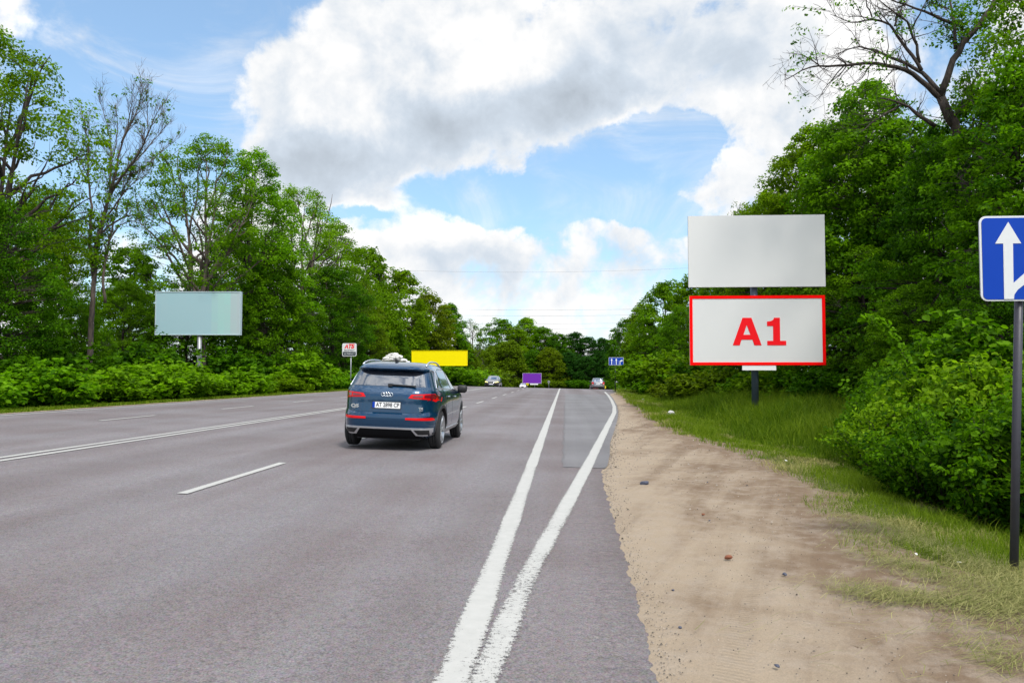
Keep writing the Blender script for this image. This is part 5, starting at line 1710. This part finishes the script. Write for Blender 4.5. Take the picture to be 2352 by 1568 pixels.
# the long arching shoot that leans out of the thicket
C4 = (3200, 1200, 1.7422)
r = np.random.default_rng(3)
pts = [(860, 620), (800, 500), (730, 400), (680, 310), (630, 220), (580, 160), (520, 130), (450, 120)]
Ysh = 13.6
p0 = P((C4[0] + pts[0][0] / C4[2]) * .57422, (C4[1] + pts[0][1] / C4[2]) * .57422, Ysh)
t = thing('shrub', (p0.x + .5, Ysh, gz(p0.x + .5, Ysh)), 'single long arching leafy shoot bending left above the right thicket', 'bush')
q = [np.array([0, 0, -.1])] + [np.array(P((C4[0] + a / C4[2]) * .57422, (C4[1] + b / C4[2]) * .57422, Ysh) - t.location) for a, b in pts]
q = np.array(q)
s = np.r_[0, np.cumsum(np.linalg.norm(np.diff(q, axis=0), axis=1))]
u = np.linspace(0, s[-1], 60)
sm = np.stack([np.interp(u, s, q[:, c]) for c in range(3)], 1)
obj('stems', MB().tube(sm, list(np.linspace(.014, .004, 60)), 6).mesh('stems', True, False), t, M['bark'])
obj('foliage', leaf_mesh('foliage', *clump_leaves(sm[12:], np.full(48, .13), 9, r, .10, ctint=np.full(48, .75)), fine=True), t, LEAF['near'])


# ------------------------------------------------------------------ undergrowth, grass, hay
def scatter_leaf_mass(name, n, xf, yr_, hf, leaf, leafm, seed):
    r = np.random.default_rng(seed)
    m_ = n // 24
    Y = r.uniform(*yr_, m_); X = xf(Y, r)
    Z = ground_z(X, Y) + hf(X, Y) * r.uniform(0, 1, m_)
    cc = np.stack([X, Y, Z], 1)
    o = obj(name, leaf_mesh(name, *clump_leaves(cc, r.uniform(.5, 1.1, m_), 24, r, leaf)), None, LEAF[leafm])
    return tag(o, kind='stuff')


scatter_leaf_mass('undergrowth', 42000, lambda Y, r: -24 - r.uniform(0, 22, len(Y)), (14, 130), lambda X, Y: 2.5 + 2.5 * np.sin(X * .7 + Y * .4) ** 2, .26, 'dark', 21)
scatter_leaf_mass('undergrowth', 36000, lambda Y, r: np.maximum(7.5, 13 - Y * .05) + r.uniform(0, 14, len(Y)), (12, 130), lambda X, Y: (1.5 + 3.0 * np.sin(X * .8 + Y * .3) ** 2) * np.clip((X - 6) / 6, .2, 1), .22, 'dark', 22)
scatter_leaf_mass('undergrowth', 34000, lambda Y, r: r.uniform(-50, 50, len(Y)), (285, 325), lambda X, Y: 13 + 0 * X, .75, 'deep', 23)


def blades(name, X, Y, h, w, lean, leafm, tint, seed, curve=.35, zo=0.0, cat=None):
    r = np.random.default_rng(seed)
    n = len(X)
    Z = ground_z(X, Y) - .035 + zo
    a = r.uniform(0, 2 * PI, n); b = r.uniform(0, 2 * PI, n)
    D = np.stack([np.cos(a), np.sin(a), np.zeros(n)], 1); S = np.stack([np.cos(b), np.sin(b), np.zeros(n)], 1) * (w / 2)[:, None]
    p0 = np.stack([X, Y, Z], 1)
    up = np.array([0, 0, 1.0])
    l = (lean * h)[:, None]
    p1 = p0 + D * l * .35 + up * (h * .6)[:, None]
    p2 = p0 + D * l + up * (h * (1 - .25 * lean))[:, None]
    V = np.stack([p0 - S, p0 + S, p1 + S * .8, p1 - S * .8, p2], 1).reshape(-1, 3)
    i = np.arange(n)[:, None] * 5
    idx = (i + np.array([[0, 1, 2, 3, 3, 2, 4]])).reshape(-1)
    me = np_mesh(name, V, np.tile([4, 3], n), idx, {'tint': np.repeat(np.clip(tint, 0, 1), 5)})
    return tag(obj(name, me, None, LEAF[leafm]), kind='stuff')


def vnoise(X, Y, s, seed):
    """smooth value noise, for patchy growth"""
    r = np.random.default_rng(seed)
    tab = r.uniform(0, 1, (64, 64))
    x = X * s + 100; y = Y * s + 100
    xi = np.floor(x).astype(int); yi = np.floor(y).astype(int)
    fx = x - xi; fy = y - yi
    fx = fx * fx * (3 - 2 * fx); fy = fy * fy * (3 - 2 * fy)
    g_ = lambda i, j: tab[i % 64, j % 64]
    return (g_(xi, yi) * (1 - fx) + g_(xi + 1, yi) * fx) * (1 - fy) + (g_(xi, yi + 1) * (1 - fx) + g_(xi + 1, yi + 1) * fx) * fy


rg = np.random.default_rng(77)
# mown verge on the right
n = 120000
Y = np.exp(rg.uniform(np.log(3.6), np.log(95), n))
edge = XD(Y)
wid = np.interp(Y, [3, 8, 12, 20, 30, 60, 100], [1.6, 1.9, 2.1, 1.9, 2.0, 2.2, 2.5])
f = rg.uniform(0, 1, n)
X = edge - .12 + (wid + .3) * f + (vnoise(Y * 0, Y, 1.4, 3) - .5) * .5
ok = (rg.uniform(0, 1, n) < np.clip(.25 + f * 2.2, 0, 1)) & (rg.uniform(0, 1, n) < .25 + 1.1 * vnoise(X, Y, 1.1, 5))
X, Y, f = X[ok], Y[ok], f[ok]
pat = vnoise(X, Y, .9, 9) * .6 + vnoise(X, Y, 2.7, 8) * .4
green = pat < .54
h = rg.uniform(.03, .10, len(X)) * (1 + .9 * (vnoise(X, Y, .8, 12) > .6)) * np.where(green, 1.2, .9)
sc2 = np.clip(Y / 14, 1, 2.8)
w = rg.uniform(.0025, .005, len(X)) * np.clip(Y / 6, 1, 5)
blades('mown_grass', X[~green], Y[~green], (h * sc2 ** .5)[~green], w[~green], rg.uniform(.5, 1.6, (~green).sum()), 'mown', np.clip(pat[~green] * .9 + rg.normal(0, .2, (~green).sum()), 0, 1), 1)
blades('grass', X[green], Y[green], (h * 1.2 * sc2 ** .5)[green], w[green], rg.uniform(.3, 1.0, green.sum()), 'grass', np.clip(.55 + rg.normal(0, .22, green.sum()), 0, 1), 2)

# tall grass round the billboard foot and along the thicket
n = 70000
Y = np.exp(rg.uniform(np.log(7.5), np.log(90), n))
f = rg.uniform(0, 1, n)
inner = np.interp(Y, [3, 8, 12, 20, 30, 60, 100], [1.75, 2.0, 2.1, 1.7, 1.8, 2.0, 2.3])
width = np.interp(Y, [6, 10, 13, 16, 30, 60, 100], [.5, .8, 2.6, 5.2, 6.5, 6, 6])
keep_ = rg.uniform(0, 1, n) < np.interp(Y, [7, 14], [.25, 1])
Y, f, inner, width = Y[keep_], f[keep_], inner[keep_], width[keep_]
n = len(Y)
X = XD(Y) + inner + width * f + rg.normal(0, .15, n)
h = rg.uniform(.18, .70, n) * (.5 + .9 * vnoise(X, Y, .6, 31)) * np.clip(.4 + f * 2.6, 0, 1.7)
blades('tall_grass', X, Y, h, rg.uniform(.005, .010, n) * np.clip(Y / 9, 1, 3.5), rg.uniform(.15, .8, n), 'grass', np.clip(.30 + .5 * (vnoise(X, Y, .5, 33) - .5) + rg.normal(0, .2, n), 0, 1), 3)

n = 16000
Y = rg.uniform(2, 16, n); X = XD(Y) + 1.9 + 9 * rg.uniform(0, 1, n) ** 1.2
blades('tall_grass', X, Y, rg.uniform(.12, .45, n), rg.uniform(.006, .012, n), rg.uniform(.2, .9, n), 'grass', np.clip(.35 + rg.normal(0, .2, n), 0, 1), 6)

# left verge
n = 42000
Y = np.exp(rg.uniform(np.log(13), np.log(150), n)); f = rg.uniform(0, 1, n)
X = XL - .55 - 2.2 * f + (vnoise(Y * 0, Y, .8, 3) - .5) * .35
blades('grass', X, Y, rg.uniform(.05, .16, n) * (1 + f), rg.uniform(.02, .035, n) * np.clip(Y / 25, 1, 3), rg.uniform(.3, 1, n), 'grass', np.clip(.5 + rg.normal(0, .2, n), 0, 1), 4)

# cut hay lying on the dirt and the verge
def hay(name, patches, seed):
    r = np.random.default_rng(seed)
    Vs = []; ti = []
    for (x0, y0, sx_, sy_, ang, cnt) in patches:
        cnt = int(cnt * 1.35)
        px_ = r.normal(0, 1, cnt); py_ = r.normal(0, 1, cnt)
        xs = x0 + px_ * sx_ * math.cos(R(ang)) - py_ * sy_ * math.sin(R(ang))
        ys = y0 + px_ * sx_ * math.sin(R(ang)) + py_ * sy_ * math.cos(R(ang))
        for a, b in zip(xs, ys):
            gx, gy = G(a, max(b, 880))
            if gx < XR(gy) + .15: continue
            L = r.uniform(.06, .26); an = r.normal(R(20), .7)
            z = gz(gx, gy) + .03 + r.uniform(0, .035)
            d = np.array([math.cos(an), math.sin(an), 0]); s = np.array([-d[1], d[0], 0]) * r.uniform(.0007, .0018)
            c = np.array([gx, gy, z]); k = s * r.normal(0, 12)
            up = np.array([0, 0, abs(r.normal(0, .02))])
            Vs += [c - d * L / 2 - s, c - d * L / 2 + s, c + k + s + up, c + k - s + up, c + d * L / 2]
            ti.append(np.clip(r.normal(.5, .25), 0, 1))
    n_ = len(ti)
    i = np.arange(n_)[:, None] * 5
    me = np_mesh(name, np.array(Vs), np.tile([4, 3], n_), (i + np.array([[0, 1, 2, 3, 3, 2, 4]])).reshape(-1), {'tint': np.repeat(np.array(ti), 5)})
    return tag(obj(name, me, None, LEAF['hay']), kind='stuff')


hay('cut_hay', [(2130, 1385, 110, 10, 6, 700), (2010, 1370, 60, 14, 10, 260), (2060, 1300, 60, 9, 12, 320), (2190, 1340, 90, 14, 12, 700), (2290, 1400, 60, 26, 8, 900), (2340, 1350, 30, 30, 0, 500), (2290, 1500, 55, 22, 10, 110), (2320, 1535, 40, 18, 10, 90), (2200, 1470, 60, 26, 5, 60),
                (1990, 1250, 40, 8, 14, 160), (1960, 1195, 60, 16, 20, 500), (2080, 1230, 90, 16, 15, 900), (2200, 1270, 90, 16, 12, 900), (1880, 1110, 60, 16, 25, 500), (1800, 1060, 60, 12, 20, 300), (2300, 1300, 60, 20, 8, 600), (1900, 1450, 200, 60, 0, 40)], 8)

# ------------------------------------------------------------------ stones and litter
def gravel():
    r = np.random.default_rng(12)
    n = 5200
    Y = np.exp(r.uniform(np.log(3.3), np.log(40), n))
    near_edge = r.uniform(0, 1, n) < .35
    f = np.where(near_edge, np.abs(r.normal(0, .035, n)), r.uniform(0, 1, n))
    X = XR(Y) + .02 + (XD(Y) - XR(Y)) * f
    s = (r.uniform(.0025, .006, n) * np.where(r.uniform(0, 1, n) > .97, 2.0, 1) * np.clip(Y / 6, 1, 2.5))[:, None]
    Z = ground_z(X, Y) - .008
    c = np.stack([X, Y, Z], 1)
    base = np.array([[1, 0, 0], [-.4, .9, 0], [-.6, -.8, 0], [.2, .1, .9]])
    V = c[:, None, :] + base[None] * s[:, None] * r.uniform(.6, 1.4, (n, 4, 3))
    i = np.arange(n)[:, None] * 4
    idx = (i + np.array([[0, 1, 3, 1, 2, 3, 2, 0, 3]])).reshape(-1)
    me = np_mesh('gravel', V.reshape(-1, 3), np.full(3 * n, 3), idx, {'tint': np.repeat(r.uniform(0, 1, n) ** 1.5, 4)})
    return tag(obj('gravel', me, None, leaf_mat('gravel_grit', (0.045, 0.038, 0.033), (0.36, 0.31, 0.26), None, 0.0, 0.9)), kind='stuff')
gravel()


def lump(name, x, y, size, m_, label, cat, seed, squash=(1, .8, .6), group=None, Y=None):
    r = random.Random(seed)
    gx, gy = G(x, y) if Y is None else (P(x, y, Y).x, Y)
    bm = bmesh.new()
    bmesh.ops.create_icosphere(bm, subdivisions=2, radius=1)
    planes = [Vector((r.gauss(0, 1), r.gauss(0, 1), r.gauss(0, 1))).normalized() for _ in range(9)]
    for v in bm.verts:
        for p_ in planes:
            dd = v.co.dot(p_)
            if dd > .72: v.co -= p_ * (dd - .72) * .85
        v.co *= 1 + r.uniform(-.05, .05)
        v.co = Vector((v.co.x * size * squash[0], v.co.y * size * squash[1], v.co.z * size * squash[2]))
    me = bpy.data.meshes.new(name); bm.to_mesh(me); bm.free()
    o = obj(name, me, None, m_, (gx, gy, float(ground_z(gx, gy)) - .012 + size * squash[2] * .72))
    o.rotation_euler = (r.uniform(-.2, .2), r.uniform(-.2, .2), r.uniform(0, 6))
    return tag(o, label, cat, group)


lump('stone', 1480, 1113, .062, M['slate'], 'dark bluish stone lying alone on the dirt shoulder', 'stone', 1, (1.0, .8, .62))
lump('brick_fragment', 1674, 1282, .034, M['brick'], 'small reddish-brown brick fragment on the dirt shoulder', 'brick fragment', 2, (1.1, .7, .55))
lump('stone', 1541, 950, .17, M['stone'], 'pale squarish stone in the grass left of the billboard post', 'stone', 3, (1.1, .9, .75))
lump('stone', 1478, 917, .14, M['stone'], 'small white stone at the grass edge near the bend', 'stone', 13, (1.3, .9, .5))
for i, (x, y, s, lb) in enumerate([(1630, 1195, .012, 'tiny dark pebble between the dark stone and the brick fragment'), (1625, 1108, .014, 'tiny dark pebble right of the dark bluish stone'), (1546, 1353, .013, 'tiny dark pebble near the asphalt edge'), (1562, 1438, .014, 'tiny dark pebble lowest along the asphalt edge'),
                                   (1802, 1320, .02, 'brown pebble right of the brick fragment'), (1615, 1182, .02, 'brown flat pebble on the pale dirt'), (1785, 1528, .015, 'dark pebble at the bottom edge of the dirt')]):
    lump('pebble', x, y, s, M['slate'] if i != 5 else M['brick'], lb, 'pebble', 20 + i)
for i, (x, y, s, lb) in enumerate([(2103, 1277, .022, 'crumpled white paper scrap in the mown grass'), (2203, 1292, .018, 'white paper scrap left of the blue sign pole foot'), (1805, 1057, .03, 'white scrap at the upper edge of the mown grass'), (1853, 1147, .012, 'small white scrap beside the mown grass edge'), (1935, 1190, .012, 'tiny white scrap on the dirt edge')]):
    lump('paper_scrap', x, y, s, M['litter'], lb, 'litter', 40 + i, (1.2, .9, .4))
for i, (x, y, lb) in enumerate([(1986, 1262, 'orange dry leaf left of the white scraps'), (2012, 1377, 'orange dry leaf on the cut hay'), (1788, 1148, 'orange dry leaf on the pale dirt')]):
    lump('dry_leaf', x, y, .012, M['orange'], lb, 'leaf', 50 + i, (1.5, .8, .2))

# ------------------------------------------------------------------ sandbag shelter beyond the car
Ys = 92
c = P(908, 832, Ys)
bx = c.x; zg_ = gz(bx, Ys)
z_top = P(908, 829, Ys).z
t = thing('concrete_shelter', (bx, Ys, zg_), 'grey concrete block shelter behind the blue car roof, under white sandbags', 'shelter')
hh = z_top - zg_
wl = P(868, 830, Ys).x - bx; wr = P(930, 830, Ys).x - bx
for k in range(3):
    mbk = MB(); z0_ = hh * k / 3
    mbk.box(((wl + wr) / 2 + (k % 2) * .05, 0, z0_ + hh / 6), (wr - wl, 2.4, hh / 3 - .02))
    mbk.build('concrete_block', M['concrete'], t)
def sandbag_mesh(seed):
    r = random.Random(seed)
    bm = bmesh.new(); bmesh.ops.create_uvsphere(bm, u_segments=18, v_segments=10, radius=1)
    for v in bm.verts:
        x, y, z = v.co
        e = lambda q, p_: math.copysign(abs(q) ** p_, q)
        v.co = Vector((e(x, .6) * .42 + .02 * math.sin(5 * y), e(y, .7) * .27, e(z, .8) * .13 - .05 * x * x + .015 * math.sin(9 * x + seed)))
        if abs(x) > .93: v.co.z += .05 * r.uniform(.3, 1)
    me = bpy.data.meshes.new('sandbag'); bm.to_mesh(me); bm.free()
    for p_ in me.polygons: p_.use_smooth = True
    me.materials.append(M['sack'])
    return me
bags = [sandbag_mesh(s) for s in (1, 2, 3)]
rs = random.Random(9)
zt = z_top + .02
rows = [(882, 944, 5), (884, 938, 4), (890, 926, 3), (896, 914, 2)]
kk = 0
words = ['bottom', 'second', 'third', 'top']; nth = ['leftmost', 'second from left', 'third from left', 'fourth from left', 'rightmost']
for ri, (xa, xb, cnt) in enumerate(rows):
    for j in range(cnt):
        X = P(xa + (xb - xa) * (j + .5) / cnt, 830, Ys).x
        o = bpy.data.objects.new('sandbag', bags[kk % 3]); link(o)
        zz = zt + .12 + ri * .21
        if X - bx > wr: zz -= .3
        o.location = (X + rs.uniform(-.06, .06), Ys - .7 + rs.uniform(-.15, .15), zz + rs.uniform(-.02, .04))
        o.rotation_euler = (rs.uniform(-.15, .15), rs.uniform(-.2, .2), rs.uniform(-.4, .4))
        tag(o, 'white sandbag, %s of the %s layer on the concrete shelter' % ('rightmost' if j == cnt - 1 else nth[j], words[ri]), 'sandbag', 'white sandbags on the concrete shelter')
        kk += 1

# ------------------------------------------------------------------ wires over the road
for i, (y0, y1, Yw, lb) in enumerate([(713, 711, 150, 'thin overhead cable, upper of the low pair over the road'), (727, 724, 150, 'thin overhead cable, second down over the road'), (746, 742, 160, 'thin overhead cable, third down over the road'), (757, 754, 160, 'thin overhead cable, lowest over the road'), (628, 616, 110, 'thin overhead cable, highest across the clouds')]):
    p0 = P(700, y0 - 6, Yw); p1 = P(1900, y1 - 8, Yw - 6)
    pts = [p0.lerp(p1, k / 30) + Vector((0, 0, -1.3 * (1 - (2 * k / 30 - 1) ** 2) + .75)) for k in range(31)]
    o = MB().tube(pts, .016 if i < 4 else .009, 5).build('overhead_cable', M['wire'], None)
    tag(o, lb, 'cable', 'overhead cables across the road')
